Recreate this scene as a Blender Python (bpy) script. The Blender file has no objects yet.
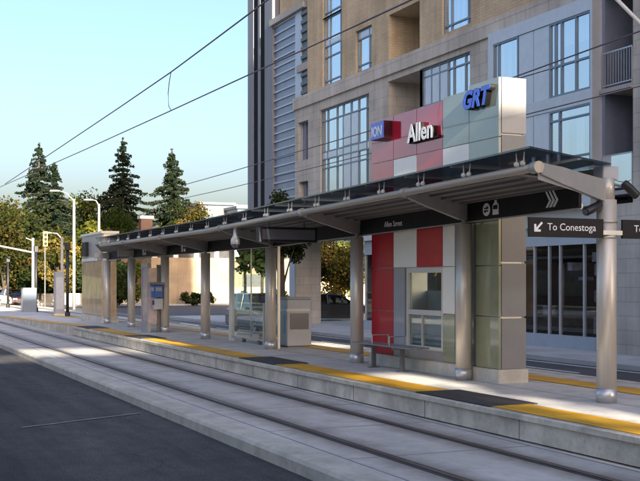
import bpy, math, random
from mathutils import Vector, Matrix, noise as mnoise
random.seed(7)
SC = bpy.context.scene
COL = SC.collection
R = math.radians

# ------------------------------------------------------------------ camera
EYE = 2.18
TH = math.atan(478/1084.0)
Ct, St = math.cos(TH), math.sin(TH)
cd = bpy.data.cameras.new('camera')
cam = bpy.data.objects.new('camera', cd); COL.objects.link(cam)
cam.location = (0, 0, EYE)
cam.rotation_euler = (R(90), 0, R(90)-TH)
cd.sensor_width = 36.0
cd.lens = 36.0*1084/640.0
cd.shift_y = (281-240.5)/640.0
cd.clip_start = 0.1; cd.clip_end = 3000
SC.camera = cam

# ------------------------------------------------------------------ world, sun, exposure
SUN_AZ, SUN_EL = 2.5, 18.5          # degrees from +X towards -Y, elevation
w = bpy.data.worlds.new('World'); SC.world = w; w.use_nodes = True
nt = w.node_tree
bg = nt.nodes['Background']
sky = nt.nodes.new('ShaderNodeTexSky'); sky.sky_type = 'NISHITA'; sky.sun_disc = False
sky.sun_elevation = R(SUN_EL); sky.sun_rotation = R(90+SUN_AZ)
sky.air_density = 1.0; sky.dust_density = 5.2; sky.ozone_density = 2.2; sky.altitude = 0
wbm = nt.nodes.new('ShaderNodeVectorMath'); wbm.operation = 'MULTIPLY'; wbm.inputs[1].default_value = (0.99, 0.91, 0.91)
hsv = nt.nodes.new('ShaderNodeHueSaturation'); hsv.inputs['Saturation'].default_value = 1.15
nt.links.new(sky.outputs[0], hsv.inputs['Color']); nt.links.new(hsv.outputs[0], wbm.inputs[0]); nt.links.new(wbm.outputs[0], bg.inputs[0]); bg.inputs[1].default_value = 0.10
sd = bpy.data.lights.new('sun', 'SUN'); sd.energy = 5.0; sd.angle = R(0.5); sd.color = (1, 0.90, 0.74)
so = bpy.data.objects.new('sun', sd); COL.objects.link(so)
dirv = Vector((math.cos(R(SUN_EL))*math.cos(R(SUN_AZ)), -math.cos(R(SUN_EL))*math.sin(R(SUN_AZ)), math.sin(R(SUN_EL))))
so.rotation_euler = dirv.to_track_quat('Z', 'Y').to_euler(); so.location = (10, 0, 60)
SC.view_settings.view_transform = 'Standard'; SC.view_settings.look = 'None'
SC.view_settings.exposure = 2.08; SC.view_settings.gamma = 1.0
SC.view_settings.use_curve_mapping = False
SC.cycles.max_bounces = 8; SC.cycles.transparent_max_bounces = 16

# ------------------------------------------------------------------ materials
MATS = {}
def node(nt, t, **kw):
    n = nt.nodes.new(t)
    for k, v in kw.items(): setattr(n, k, v)
    return n
def newmat(name):
    m = bpy.data.materials.new(name); m.use_nodes = True; MATS[name] = m
    return m, m.node_tree, m.node_tree.nodes['Principled BSDF']
def mat(name, col, rough=0.6, metal=0.0, var=0.15, scale=3.0, bump=0.0, spec=0.5, coat=0.0, detail=6, streak=None, hi=None):
    """plain surface with noise variation in value; streak stretches the noise"""
    m, nt, b = newmat(name)
    b.inputs['Roughness'].default_value = rough; b.inputs['Metallic'].default_value = metal
    b.inputs['Specular IOR Level'].default_value = spec; b.inputs['Coat Weight'].default_value = coat
    b.inputs['Coat Roughness'].default_value = 0.03
    tc = node(nt, 'ShaderNodeTexCoord'); src = tc.outputs['Object']
    if streak:
        mp = node(nt, 'ShaderNodeMapping'); mp.inputs['Scale'].default_value = streak
        nt.links.new(src, mp.inputs[0]); src = mp.outputs[0]
    n1 = node(nt, 'ShaderNodeTexNoise'); n1.inputs['Scale'].default_value = scale; n1.inputs['Detail'].default_value = detail
    n1.inputs['Roughness'].default_value = 0.65
    nt.links.new(src, n1.inputs['Vector'])
    cr = node(nt, 'ShaderNodeValToRGB')
    cr.color_ramp.elements[0].position = 0.3; cr.color_ramp.elements[1].position = 0.7
    lo = [c*(1-var) for c in col]; h2 = hi if hi else [min(1, c*(1+var)) for c in col]
    cr.color_ramp.elements[0].color = (*lo, 1); cr.color_ramp.elements[1].color = (*h2, 1)
    nt.links.new(n1.outputs['Fac'], cr.inputs[0]); nt.links.new(cr.outputs[0], b.inputs['Base Color'])
    if bump:
        bp = node(nt, 'ShaderNodeBump'); bp.inputs['Strength'].default_value = bump; bp.inputs['Distance'].default_value = 0.02
        n2 = node(nt, 'ShaderNodeTexNoise'); n2.inputs['Scale'].default_value = scale*12; n2.inputs['Detail'].default_value = 4
        nt.links.new(src, n2.inputs['Vector']); nt.links.new(n2.outputs['Fac'], bp.inputs['Height'])
        nt.links.new(bp.outputs[0], b.inputs['Normal'])
    return m
def spotted(name, base, dark, spot_scale=3.2, thr=.16):
    m = MATS[name]; nt = m.node_tree; b = nt.nodes['Principled BSDF']; src = b.inputs['Base Color'].links[0].from_socket
    tc = node(nt, 'ShaderNodeTexCoord'); vo = node(nt, 'ShaderNodeTexVoronoi'); vo.inputs['Scale'].default_value = spot_scale; nt.links.new(tc.outputs['Object'], vo.inputs['Vector'])
    nz = node(nt, 'ShaderNodeTexNoise'); nz.inputs['Scale'].default_value = 1.7; nz.inputs['Detail'].default_value = 8; nz.inputs['Roughness'].default_value = .75; nt.links.new(tc.outputs['Object'], nz.inputs['Vector'])
    r1 = node(nt, 'ShaderNodeMapRange'); r1.inputs[1].default_value = thr*.6; r1.inputs[2].default_value = thr; r1.inputs[3].default_value = dark; r1.inputs[4].default_value = 1; nt.links.new(vo.outputs['Distance'], r1.inputs[0])
    r2 = node(nt, 'ShaderNodeMapRange'); r2.inputs[1].default_value = .40; r2.inputs[2].default_value = .58; r2.inputs[3].default_value = base; r2.inputs[4].default_value = 1.05; nt.links.new(nz.outputs['Fac'], r2.inputs[0])
    mu = node(nt, 'ShaderNodeMath', operation='MULTIPLY'); nt.links.new(r1.outputs[0], mu.inputs[0]); nt.links.new(r2.outputs[0], mu.inputs[1])
    sc = node(nt, 'ShaderNodeVectorMath', operation='SCALE'); nt.links.new(src, sc.inputs[0]); nt.links.new(mu.outputs[0], sc.inputs['Scale']); nt.links.new(sc.outputs[0], b.inputs['Base Color'])
def brickmat(name, c1, c2, mortar, bw, bh, msize=0.008, rough=0.85, stain=0.25):
    m, nt, b = newmat(name)
    b.inputs['Roughness'].default_value = rough; b.inputs['Specular IOR Level'].default_value = 0.25
    tc = node(nt, 'ShaderNodeTexCoord'); sp = node(nt, 'ShaderNodeSeparateXYZ'); nt.links.new(tc.outputs['Object'], sp.inputs[0])
    ad = node(nt, 'ShaderNodeMath', operation='ADD'); nt.links.new(sp.outputs[0], ad.inputs[0]); nt.links.new(sp.outputs[1], ad.inputs[1])
    cb = node(nt, 'ShaderNodeCombineXYZ'); nt.links.new(ad.outputs[0], cb.inputs[0]); nt.links.new(sp.outputs[2], cb.inputs[1])
    bt = node(nt, 'ShaderNodeTexBrick'); nt.links.new(cb.outputs[0], bt.inputs['Vector'])
    bt.inputs['Scale'].default_value = 1.0; bt.inputs['Brick Width'].default_value = bw; bt.inputs['Row Height'].default_value = bh
    bt.inputs['Mortar Size'].default_value = msize; bt.inputs['Bias'].default_value = 0.0
    bt.inputs['Color1'].default_value = (*c1, 1); bt.inputs['Color2'].default_value = (*c2, 1); bt.inputs['Mortar'].default_value = (*mortar, 1)
    n1 = node(nt, 'ShaderNodeTexNoise'); n1.inputs['Scale'].default_value = 0.6; n1.inputs['Detail'].default_value = 8
    nt.links.new(cb.outputs[0], n1.inputs['Vector'])
    mr = node(nt, 'ShaderNodeMapRange'); mr.inputs[1].default_value = 0.3; mr.inputs[2].default_value = 0.7
    mr.inputs[3].default_value = 1-stain; mr.inputs[4].default_value = 1+stain*0.5
    nt.links.new(n1.outputs['Fac'], mr.inputs[0])
    smp = node(nt, 'ShaderNodeMapping'); smp.inputs['Scale'].default_value = (2.4, .16, 1); nt.links.new(cb.outputs[0], smp.inputs[0])
    n2 = node(nt, 'ShaderNodeTexNoise'); n2.inputs['Scale'].default_value = 1.0; n2.inputs['Detail'].default_value = 7; n2.inputs['Roughness'].default_value = .7; nt.links.new(smp.outputs[0], n2.inputs['Vector'])
    m2 = node(nt, 'ShaderNodeMapRange'); m2.inputs[1].default_value = .40; m2.inputs[2].default_value = .60; m2.inputs[3].default_value = .88; m2.inputs[4].default_value = 1.04; nt.links.new(n2.outputs['Fac'], m2.inputs[0])
    mm = node(nt, 'ShaderNodeMath', operation='MULTIPLY'); nt.links.new(mr.outputs[0], mm.inputs[0]); nt.links.new(m2.outputs[0], mm.inputs[1])
    mx = node(nt, 'ShaderNodeVectorMath', operation='SCALE'); nt.links.new(bt.outputs['Color'], mx.inputs[0]); nt.links.new(mm.outputs[0], mx.inputs['Scale'])
    nt.links.new(mx.outputs[0], b.inputs['Base Color'])
    bp = node(nt, 'ShaderNodeBump'); bp.inputs['Strength'].default_value = 0.4; bp.inputs['Distance'].default_value = 0.01
    nt.links.new(bt.outputs['Fac'], bp.inputs['Height']); bp.invert = True; nt.links.new(bp.outputs[0], b.inputs['Normal'])
    return m
def glassmat(name, tint, refl=0.35, rough=0.02, gcol=(1, 1, 1), wav=0.0):
    """thin glazing: tinted transparent + mirror share, stronger at grazing angles"""
    m, nt, b = newmat(name)
    nt.nodes.remove(b); out = nt.nodes['Material Output']
    tr = node(nt, 'ShaderNodeBsdfTransparent'); tr.inputs[0].default_value = (*tint, 1)
    gl = node(nt, 'ShaderNodeBsdfGlossy'); gl.inputs['Color'].default_value = (*gcol, 1); gl.inputs['Roughness'].default_value = rough
    lw = node(nt, 'ShaderNodeLayerWeight'); lw.inputs[0].default_value = .5; fr = node(nt, 'ShaderNodeMath', operation='POWER'); nt.links.new(lw.outputs['Facing'], fr.inputs[0]); fr.inputs[1].default_value = 4.0
    mr = node(nt, 'ShaderNodeMapRange'); mr.inputs[1].default_value = 0.0; mr.inputs[2].default_value = 1.0
    mr.inputs[3].default_value = refl; mr.inputs[4].default_value = 1.0
    nt.links.new(fr.outputs[0], mr.inputs[0])
    mx = node(nt, 'ShaderNodeMixShader'); nt.links.new(mr.outputs[0], mx.inputs[0])
    nt.links.new(tr.outputs[0], mx.inputs[1]); nt.links.new(gl.outputs[0], mx.inputs[2]); nt.links.new(mx.outputs[0], out.inputs[0])
    if wav:
        tc = node(nt, 'ShaderNodeTexCoord'); n2 = node(nt, 'ShaderNodeTexNoise'); n2.inputs['Scale'].default_value = 0.7; n2.inputs['Detail'].default_value = 1
        nt.links.new(tc.outputs['Object'], n2.inputs['Vector'])
        bp = node(nt, 'ShaderNodeBump'); bp.inputs['Strength'].default_value = wav; bp.inputs['Distance'].default_value = 0.05
        nt.links.new(n2.outputs['Fac'], bp.inputs['Height']); nt.links.new(bp.outputs[0], gl.inputs['Normal'])
    return m
def leafmat(name, a, b_, c):
    m, nt, b = newmat(name)
    out = nt.nodes['Material Output']; nt.nodes.remove(b)
    at_ = node(nt, 'ShaderNodeAttribute', attribute_name='tint')
    cr = node(nt, 'ShaderNodeValToRGB'); e = cr.color_ramp.elements
    e[0].color = (*a, 1); e[1].color = (*c, 1); x = e.new(0.5); x.color = (*b_, 1)
    nt.links.new(at_.outputs['Fac'], cr.inputs[0])
    df = node(nt, 'ShaderNodeBsdfDiffuse'); tl = node(nt, 'ShaderNodeBsdfTranslucent')
    nt.links.new(cr.outputs[0], df.inputs[0]); nt.links.new(cr.outputs[0], tl.inputs[0])
    mx = node(nt, 'ShaderNodeMixShader'); mx.inputs[0].default_value = 0.3
    nt.links.new(df.outputs[0], mx.inputs[1]); nt.links.new(tl.outputs[0], mx.inputs[2]); nt.links.new(mx.outputs[0], out.inputs[0])
    return m

mat('asphalt', (.045, .045, .049), .9, var=.45, scale=1.1, bump=.35, detail=10, spec=.3)
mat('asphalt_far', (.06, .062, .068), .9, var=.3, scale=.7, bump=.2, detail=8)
# road: worn lanes, aggregate, crack lines; slab: rust and brake dust beside the rails
def worn_road(name):
    m, nt, b = newmat(name); b.inputs['Roughness'].default_value = .88; b.inputs['Specular IOR Level'].default_value = .3
    tc = node(nt, 'ShaderNodeTexCoord'); L = nt.links.new
    def noise(scale, det, stretch=None):
        n = node(nt, 'ShaderNodeTexNoise'); n.inputs['Scale'].default_value = scale; n.inputs['Detail'].default_value = det; n.inputs['Roughness'].default_value = .7
        if stretch:
            mp = node(nt, 'ShaderNodeMapping'); mp.inputs['Scale'].default_value = stretch; L(tc.outputs['Object'], mp.inputs[0]); L(mp.outputs[0], n.inputs['Vector'])
        else: L(tc.outputs['Object'], n.inputs['Vector'])
        return n.outputs['Fac']
    def rng(src, a0, a1, b0, b1):
        r = node(nt, 'ShaderNodeMapRange'); r.inputs[1].default_value = a0; r.inputs[2].default_value = a1; r.inputs[3].default_value = b0; r.inputs[4].default_value = b1; L(src, r.inputs[0]); return r.outputs[0]
    def mul(x, y):
        q = node(nt, 'ShaderNodeMath', operation='MULTIPLY'); L(x, q.inputs[0]); L(y, q.inputs[1]); return q.outputs[0]
    lanes = rng(noise(.55, 5, (.16, 1.5, 1)), .38, .66, .62, 1.65)
    fine = rng(noise(38, 3), .32, .68, .45, 1.7)
    blot = rng(noise(2.2, 8), .42, .62, .85, 1.15)
    vo = node(nt, 'ShaderNodeTexVoronoi', feature='DISTANCE_TO_EDGE'); vo.inputs['Scale'].default_value = .42
    wn = node(nt, 'ShaderNodeTexNoise'); wn.inputs['Scale'].default_value = 1.6; wn.inputs['Detail'].default_value = 6
    L(tc.outputs['Object'], wn.inputs['Vector'])
    mx = node(nt, 'ShaderNodeVectorMath', operation='MULTIPLY_ADD'); L(wn.outputs['Color'], mx.inputs[0]); mx.inputs[1].default_value = (.9, .9, 0); L(tc.outputs['Object'], mx.inputs[2])
    L(mx.outputs[0], vo.inputs['Vector'])
    crack = rng(vo.outputs['Distance'], .003, .009, .68, 1.0)
    v = mul(mul(mul(lanes, fine), blot), crack)
    sc_ = node(nt, 'ShaderNodeVectorMath', operation='SCALE'); sc_.inputs[0].default_value = (.047, .0445, .0435); L(v, sc_.inputs['Scale']); L(sc_.outputs[0], b.inputs['Base Color'])
    bp = node(nt, 'ShaderNodeBump'); bp.inputs['Strength'].default_value = .5; bp.inputs['Distance'].default_value = .01; L(noise(60, 3), bp.inputs['Height']); L(bp.outputs[0], b.inputs['Normal'])
    return m
worn_road('asphalt_worn')
def track_slab_mat(name):
    m, nt, b = newmat(name); b.inputs['Roughness'].default_value = .82
    tc = node(nt, 'ShaderNodeTexCoord'); L = nt.links.new
    sp = node(nt, 'ShaderNodeSeparateXYZ'); L(tc.outputs['Object'], sp.inputs[0])
    prev = None
    for yc in (5.69, 7.04, 11.95, 13.32):
        d = node(nt, 'ShaderNodeMath', operation='SUBTRACT'); L(sp.outputs[1], d.inputs[0]); d.inputs[1].default_value = yc
        a = node(nt, 'ShaderNodeMath', operation='ABSOLUTE'); L(d.outputs[0], a.inputs[0])
        if prev is None: prev = a.outputs[0]
        else:
            mn = node(nt, 'ShaderNodeMath', operation='MINIMUM'); L(prev, mn.inputs[0]); L(a.outputs[0], mn.inputs[1]); prev = mn.outputs[0]
    n1 = node(nt, 'ShaderNodeTexNoise'); n1.inputs['Scale'].default_value = 1.4; n1.inputs['Detail'].default_value = 9; n1.inputs['Roughness'].default_value = .7; L(tc.outputs['Object'], n1.inputs['Vector'])
    ad = node(nt, 'ShaderNodeMath', operation='MULTIPLY_ADD'); L(n1.outputs['Fac'], ad.inputs[0]); ad.inputs[1].default_value = .45; L(prev, ad.inputs[2])
    r = node(nt, 'ShaderNodeMapRange'); r.inputs[1].default_value = .28; r.inputs[2].default_value = .62; L(ad.outputs[0], r.inputs[0])
    n2 = node(nt, 'ShaderNodeTexNoise'); n2.inputs['Scale'].default_value = .9; n2.inputs['Detail'].default_value = 10; n2.inputs['Roughness'].default_value = .75; L(tc.outputs['Object'], n2.inputs['Vector'])
    cr = node(nt, 'ShaderNodeValToRGB'); cr.color_ramp.elements[0].position = .3; cr.color_ramp.elements[1].position = .7
    cr.color_ramp.elements[0].color = (.41, .385, .35, 1); cr.color_ramp.elements[1].color = (.55, .52, .475, 1); L(n2.outputs['Fac'], cr.inputs[0])
    mx = node(nt, 'ShaderNodeMix', data_type='RGBA'); L(r.outputs[0], mx.inputs[0]); mx.inputs[6].default_value = (.235, .20, .17, 1); L(cr.outputs[0], mx.inputs[7]); L(mx.outputs[2], b.inputs['Base Color'])
    bp = node(nt, 'ShaderNodeBump'); bp.inputs['Strength'].default_value = .25; bp.inputs['Distance'].default_value = .01
    n3 = node(nt, 'ShaderNodeTexNoise'); n3.inputs['Scale'].default_value = 25; n3.inputs['Detail'].default_value = 4; L(tc.outputs['Object'], n3.inputs['Vector']); L(n3.outputs['Fac'], bp.inputs['Height']); L(bp.outputs[0], b.inputs['Normal'])
track_slab_mat('slab_stained')
mat('asphalt_patch', (.062, .06, .058), .9, var=.4, scale=2.5, bump=.3, detail=10)
mat('slab', (.42, .42, .415), .82, var=.16, scale=.9, bump=.25, detail=10)
mat('kerb', (.48, .45, .38), .85, var=.14, scale=2.2, bump=.3, detail=10)
mat('platform', (.56, .53, .49), .8, var=.14, scale=1.0, bump=.2, detail=10)
mat('platform_face', (.58, .53, .43), .85, var=.25, scale=1.6, bump=.3, detail=10)
mat('pavement', (.42, .42, .41), .85, var=.2, scale=.8, bump=.2)
mat('joint', (.19, .19, .185), .9, var=.3)
mat('rubber', (.045, .04, .038), .8, var=.3, scale=4)
mat('rail', (.22, .17, .14), .35, metal=.85, var=.3, scale=3, streak=(.3, 6, 6))
mat('marking', (.62, .62, .60), .8, var=.3, scale=8)
mat('marking_faint', (.16, .16, .155), .9, var=.5, scale=6)
mat('grass', (.07, .11, .025), .95, var=.5, scale=3, bump=.6, hi=(.16, .17, .05))
mat('ground', (.08, .085, .06), .95, var=.4, scale=.2)
mat('steel', (.64, .58, .49), .36, metal=.35, var=.10, scale=2, streak=(6, 6, .4))
mat('steel_pipe', (.40, .36, .30), .4, metal=.3, var=.12, scale=2, streak=(.4, 5, 5))
mat('dark_metal', (.16, .16, .165), .45, metal=.4, var=.15)
mat('arm_metal', (.36, .355, .35), .5, metal=.2, var=.12)
mat('soffit', (.17, .155, .14), .6, var=.15, streak=(.3, 4, 4))
mat('sign_black', (.016, .015, .016), .55, var=.2, spec=.25)
mat('bracket', (.66, .62, .55), .4, metal=.0, var=.1)
mat('white_paint', (.68, .67, .63), .5, var=.06)
mat('letter_white', (.86, .86, .86), .5, var=.03)
mat('concrete_light', (.55, .51, .43), .85, var=.22, scale=3, bump=.2)
mat('grey_panel', (.33, .335, .35), .3, var=.08, coat=.3)
mat('dark_panel', (.13, .13, .14), .2, var=.08, coat=.6)
mat('aluminium', (.58, .57, .55), .35, metal=.7, var=.08)
mat('frame_cream', (.62, .58, .50), .4, var=.06)
mat('red_glass', (.50, .008, .040), .10, var=.10, scale=1.2, coat=1.0)  # upper red panels; sky reflection mixed into the colour as magenta
mat('red_panel', (.46, .010, .022), .3, var=.10, scale=1.2, coat=.12, spec=.3)
mat('white_panel', (.88, .84, .74), .35, var=.04, scale=1.5, coat=.1)
mat('white_glass', (.78, .75, .66), .15, var=.04, scale=1.5, coat=.6)
mat('green_glass', (.28, .315, .265), .08, var=.10, scale=.8, coat=1.0)
mat('olive_glass', (.27, .28, .165), .1, var=.2, scale=1.0, coat=.8)
mat('side_shaded', (.20, .20, .205), .3, var=.12, scale=.7, coat=.4)  # copy of the side panels, colour darkened for the shaded lower part
mat('silver_glass', (.31, .305, .30), .3, metal=.0, var=.12, scale=.7, coat=1.0)
mat('blue_sign', (.025, .09, .60), .25, var=.08, coat=.5)
mat('blue_plastic', (.015, .10, .38), .35, var=.1)
mat('sign_red', (.045, .003, .006), .3, var=.1)
mat('black_plastic', (.015, .015, .016), .4, var=.2)
mat('cabinet_grey', (.44, .46, .50), .4, var=.08)
mat('cabinet_white', (.30, .32, .35), .4, var=.08)
mat('cabinet_blue', (.15, .19, .25), .4, var=.08)
mat('map_face', (.55, .50, .50), .25, var=.3, scale=5, coat=.6, hi=(.62, .45, .45))
mat('tan_panel', (.46, .32, .19), .25, var=.3, scale=1.5, coat=.6)
mat('seat_metal', (.30, .31, .33), .4, metal=.6, var=.15)
mat('bin_dark', (.06, .06, .06), .5, var=.2)
mat('bark', (.07, .055, .042), .95, var=.4, scale=6, bump=.6, streak=(3, 3, .5))
mat('wire', (.14, .10, .105), .5, metal=.4, var=.1)
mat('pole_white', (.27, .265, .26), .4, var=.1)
mat('signal_yellow', (.70, .50, .10), .45, var=.08)
mat('lamp_black', (.012, .012, .012), .5, var=.1)
mat('galvanised', (.42, .43, .44), .4, metal=.7, var=.1)
brickmat('stone', (.53, .485, .43), (.48, .44, .39), (.36, .33, .295), .80, .40, .010)
brickmat('ledge_stone', (.52, .48, .43), (.48, .445, .40), (.38, .26, .24), 1.20, .60, .010)
brickmat('tan_brick', (.56, .44, .295), (.51, .40, .27), (.36, .28, .19), .40, .10, .006)
brickmat('cream_brick', (.36, .275, .18), (.33, .25, .165), (.29, .235, .165), .8, .4, .008)
brickmat('lit_stone', (.55, .50, .38), (.45, .40, .30), (.30, .27, .20), .7, .35, .02)
brickmat('dark_brick', (.20, .11, .08), (.16, .09, .07), (.2, .17, .15), .4, .12, .008)
mat('bay_blue', (.20, .23, .31), .4, metal=.3, var=.1)
mat('fin_grey', (.17, .18, .21), .6, metal=.0, var=.12, streak=(2, 2, .1))
mat('fin_dark', (.012, .014, .020), .8, var=.2, spec=.1)
mat('louvre_light', (.38, .43, .49), .4, metal=.2, var=.06)
mat('spandrel', (.42, .46, .52), .06, var=.08, coat=.7)
mat('window_frame', (.16, .21, .27), .4, metal=.3, var=.06)
mat('frame_pale', (.48, .50, .53), .4, metal=.3, var=.06)
mat('curtain', (.74, .76, .78), .8, var=.25, scale=3, streak=(6, 1, .15))
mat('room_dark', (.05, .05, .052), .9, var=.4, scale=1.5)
mat('soffit_pale', (.50, .50, .48), .7, var=.06)
mat('balcony_wood', (.16, .11, .07), .8, var=.2)
mat('slab_edge', (.34, .33, .32), .8, var=.1)
mat('roof_dark', (.10, .12, .14), .5, metal=.3, var=.2)
mat('far_blue', (.07, .11, .16), .35, metal=.2, var=.3, scale=.4)
mat('poster', (.30, .33, .38), .5, var=.9, scale=2.2, hi=(.75, .76, .78))
glassmat('pane', (.66, .73, .78), .60, .015, (.88, .95, 1.0), wav=.25)
glassmat('shop_pane', (.55, .57, .60), .10, .02)
glassmat('clear_pane', (.86, .93, .91), .06, .01)
glassmat('roof_glass', (.33, .36, .39), .10, .05, (.8, .85, .9))
glassmat('car_glass', (.12, .14, .16), .12, .01)
leafmat('leaf_spruce', (.008, .016, .010), (.018, .029, .017), (.042, .050, .026))
leafmat('leaf_green', (.018, .032, .008), (.05, .07, .014), (.15, .155, .03))
leafmat('leaf_yellow', (.035, .05, .010), (.10, .105, .018), (.24, .20, .03))
leafmat('leaf_orange', (.018, .026, .009), (.045, .050, .013), (.13, .075, .020))
leafmat('leaf_dark', (.014, .024, .010), (.030, .045, .016), (.05, .06, .02))
leafmat('leaf_gold', (.03, .036, .010), (.085, .078, .020), (.22, .16, .042))

spotted('platform', .84, .78); spotted('platform_face', .74, .85, 5.0); spotted('kerb', .82, .8, 6.0); spotted('slab_stained', .84, .85, 2.3, .10)
# tactile yellow: tile joints + domes
m, nt_, b = newmat('tactile_yellow')
b.inputs['Roughness'].default_value = .6
tc = node(nt_, 'ShaderNodeTexCoord')
bt = node(nt_, 'ShaderNodeTexBrick'); bt.offset = 0.0
bt.inputs['Scale'].default_value = 1; bt.inputs['Brick Width'].default_value = .61; bt.inputs['Row Height'].default_value = .61; bt.inputs['Mortar Size'].default_value = .006
bt.inputs['Color1'].default_value = (.78, .41, .012, 1); bt.inputs['Color2'].default_value = (.70, .36, .010, 1); bt.inputs['Mortar'].default_value = (.25, .14, .02, 1)
nt_.links.new(tc.outputs['Object'], bt.inputs['Vector'])
nz = node(nt_, 'ShaderNodeTexNoise'); nz.inputs['Scale'].default_value = 1.3; nz.inputs['Detail'].default_value = 8; nt_.links.new(tc.outputs['Object'], nz.inputs['Vector'])
mr = node(nt_, 'ShaderNodeMapRange'); mr.inputs[1].default_value = .3; mr.inputs[2].default_value = .7; mr.inputs[3].default_value = .66; mr.inputs[4].default_value = 1.12
nt_.links.new(nz.outputs['Fac'], mr.inputs[0])
vm = node(nt_, 'ShaderNodeVectorMath', operation='SCALE'); nt_.links.new(bt.outputs['Color'], vm.inputs[0]); nt_.links.new(mr.outputs[0], vm.inputs['Scale'])
nt_.links.new(vm.outputs[0], b.inputs['Base Color'])
vo = node(nt_, 'ShaderNodeTexVoronoi'); vo.inputs['Scale'].default_value = 16; vo.inputs['Randomness'].default_value = 0
nt_.links.new(tc.outputs['Object'], vo.inputs['Vector'])
bp = node(nt_, 'ShaderNodeBump'); bp.inputs['Strength'].default_value = .5; bp.inputs['Distance'].default_value = .006; bp.invert = True
nt_.links.new(vo.outputs['Distance'], bp.inputs['Height']); nt_.links.new(bp.outputs[0], b.inputs['Normal'])
M = MATS

# ------------------------------------------------------------------ mesh builder
ORG = {}
class MB:
    def __init__(s): s.v = []; s.f = []; s.t = []; s.smooth = False
    def quad(s, a, b, c, d, t=None):
        i = len(s.v); s.v += [a, b, c, d]; s.f.append((i, i+1, i+2, i+3)); s.t.append(0.5 if t is None else t); return s
    def poly(s, pts):
        i = len(s.v); s.v += list(pts); s.f.append(tuple(range(i, i+len(pts)))); s.t.append(.5); return s
    def box(s, x0, x1, y0, y1, z0, z1):
        i = len(s.v)
        s.v += [(x0,y0,z0),(x1,y0,z0),(x1,y1,z0),(x0,y1,z0),(x0,y0,z1),(x1,y0,z1),(x1,y1,z1),(x0,y1,z1)]
        for q in ((0,3,2,1),(4,5,6,7),(0,1,5,4),(1,2,6,5),(2,3,7,6),(3,0,4,7)): s.f.append(tuple(i+k for k in q)); s.t.append(.5)
        return s
    def bbox(s, x0, x1, y0, y1, z0, z1, r=.01):
        """box with chamfered vertical and top edges (cheap bevel)"""
        def ring(z, k): return [(x0+k+r,y0+k,z),(x1-k-r,y0+k,z),(x1-k,y0+k+r,z),(x1-k,y1-k-r,z),(x1-k-r,y1-k,z),(x0+k+r,y1-k,z),(x0+k,y1-k-r,z),(x0+k,y0+k+r,z)]
        i = len(s.v); rings = [ring(z0, 0), ring(z1-r, 0), ring(z1, r)]
        for g in rings: s.v += g
        for a in range(2):
            for k in range(8): s.f.append((i+a*8+k, i+a*8+(k+1) % 8, i+a*8+8+(k+1) % 8, i+a*8+8+k)); s.t.append(.5)
        s.f.append(tuple(i+16+k for k in range(8))); s.t.append(.5); s.f.append(tuple(i+7-k for k in range(8))); s.t.append(.5)
        return s
    def tube(s, pts, rad, n=8, cap=True):
        """round bar through pts; rad one number or one per point"""
        pts = [Vector(p) for p in pts]; rs = rad if isinstance(rad, (list, tuple)) else [rad]*len(pts)
        i0 = len(s.v)
        for k, p in enumerate(pts):
            d = (pts[min(k+1, len(pts)-1)]-pts[max(k-1, 0)]).normalized()
            u = d.cross(Vector((0, 0, 1)));
            if u.length < 1e-3: u = Vector((1, 0, 0))
            u.normalize(); v = d.cross(u)
            for j in range(n):
                a = 2*math.pi*j/n; q = p+(u*math.cos(a)+v*math.sin(a))*rs[k]; s.v.append(tuple(q))
        for k in range(len(pts)-1):
            for j in range(n):
                a, b_ = i0+k*n+j, i0+k*n+(j+1) % n
                s.f.append((a, b_, b_+n, a+n)); s.t.append(.5)
        if cap:
            s.f.append(tuple(i0+j for j in range(n))[::-1]); s.t.append(.5)
            e = i0+(len(pts)-1)*n; s.f.append(tuple(e+j for j in range(n))); s.t.append(.5)
        return s
    def prism(s, outline, axis, a, b_):
        """extrude a 2D outline along axis 'x','y' or 'z' from a to b"""
        def P(u, v, t): return {'x': (t, u, v), 'y': (u, t, v), 'z': (u, v, t)}[axis]
        n = len(outline); i = len(s.v)
        s.v += [P(u, v, a) for u, v in outline]+[P(u, v, b_) for u, v in outline]
        s.f.append(tuple(i+k for k in range(n))); s.f.append(tuple(i+n+k for k in range(n))[::-1]); s.t += [.5, .5]
        for k in range(n): s.f.append((i+k, i+n+k, i+n+(k+1) % n, i+(k+1) % n)); s.t.append(.5)
        return s
    def ball(s, c, r, n=12, m=8, sq=(1, 1, 1)):
        i = len(s.v)
        for a in range(m+1):
            ph = math.pi*a/m
            for j in range(n):
                t = 2*math.pi*j/n
                s.v.append((c[0]+r*sq[0]*math.sin(ph)*math.cos(t), c[1]+r*sq[1]*math.sin(ph)*math.sin(t), c[2]+r*sq[2]*math.cos(ph)))
        for a in range(m):
            for j in range(n): s.f.append((i+a*n+j, i+(a+1)*n+j, i+(a+1)*n+(j+1) % n, i+a*n+(j+1) % n)); s.t.append(.5)
        return s
    def build(s, name, material, parent=None, smooth=None, tint=False, fix=True):
        o_ = ORG.get(parent.name, Vector((0, 0, 0))) if parent else Vector((0, 0, 0))
        me = bpy.data.meshes.new(name)
        me.from_pydata([(a-o_.x, b_-o_.y, c-o_.z) for a, b_, c in s.v], [], s.f)
        if fix and not tint:
            import bmesh
            bm = bmesh.new(); bm.from_mesh(me); bmesh.ops.recalc_face_normals(bm, faces=bm.faces); bm.to_mesh(me); bm.free()
        if tint:
            at_ = me.attributes.new('tint', 'FLOAT', 'FACE'); at_.data.foreach_set('value', s.t)
        me.materials.append(M[material] if isinstance(material, str) else material)
        ob = bpy.data.objects.new(name, me); COL.objects.link(ob)
        if smooth or s.smooth:
            for p in me.polygons: p.use_smooth = len(p.vertices) == 4
        if parent: ob.parent = parent; ORG[ob.name] = o_
        return ob
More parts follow.
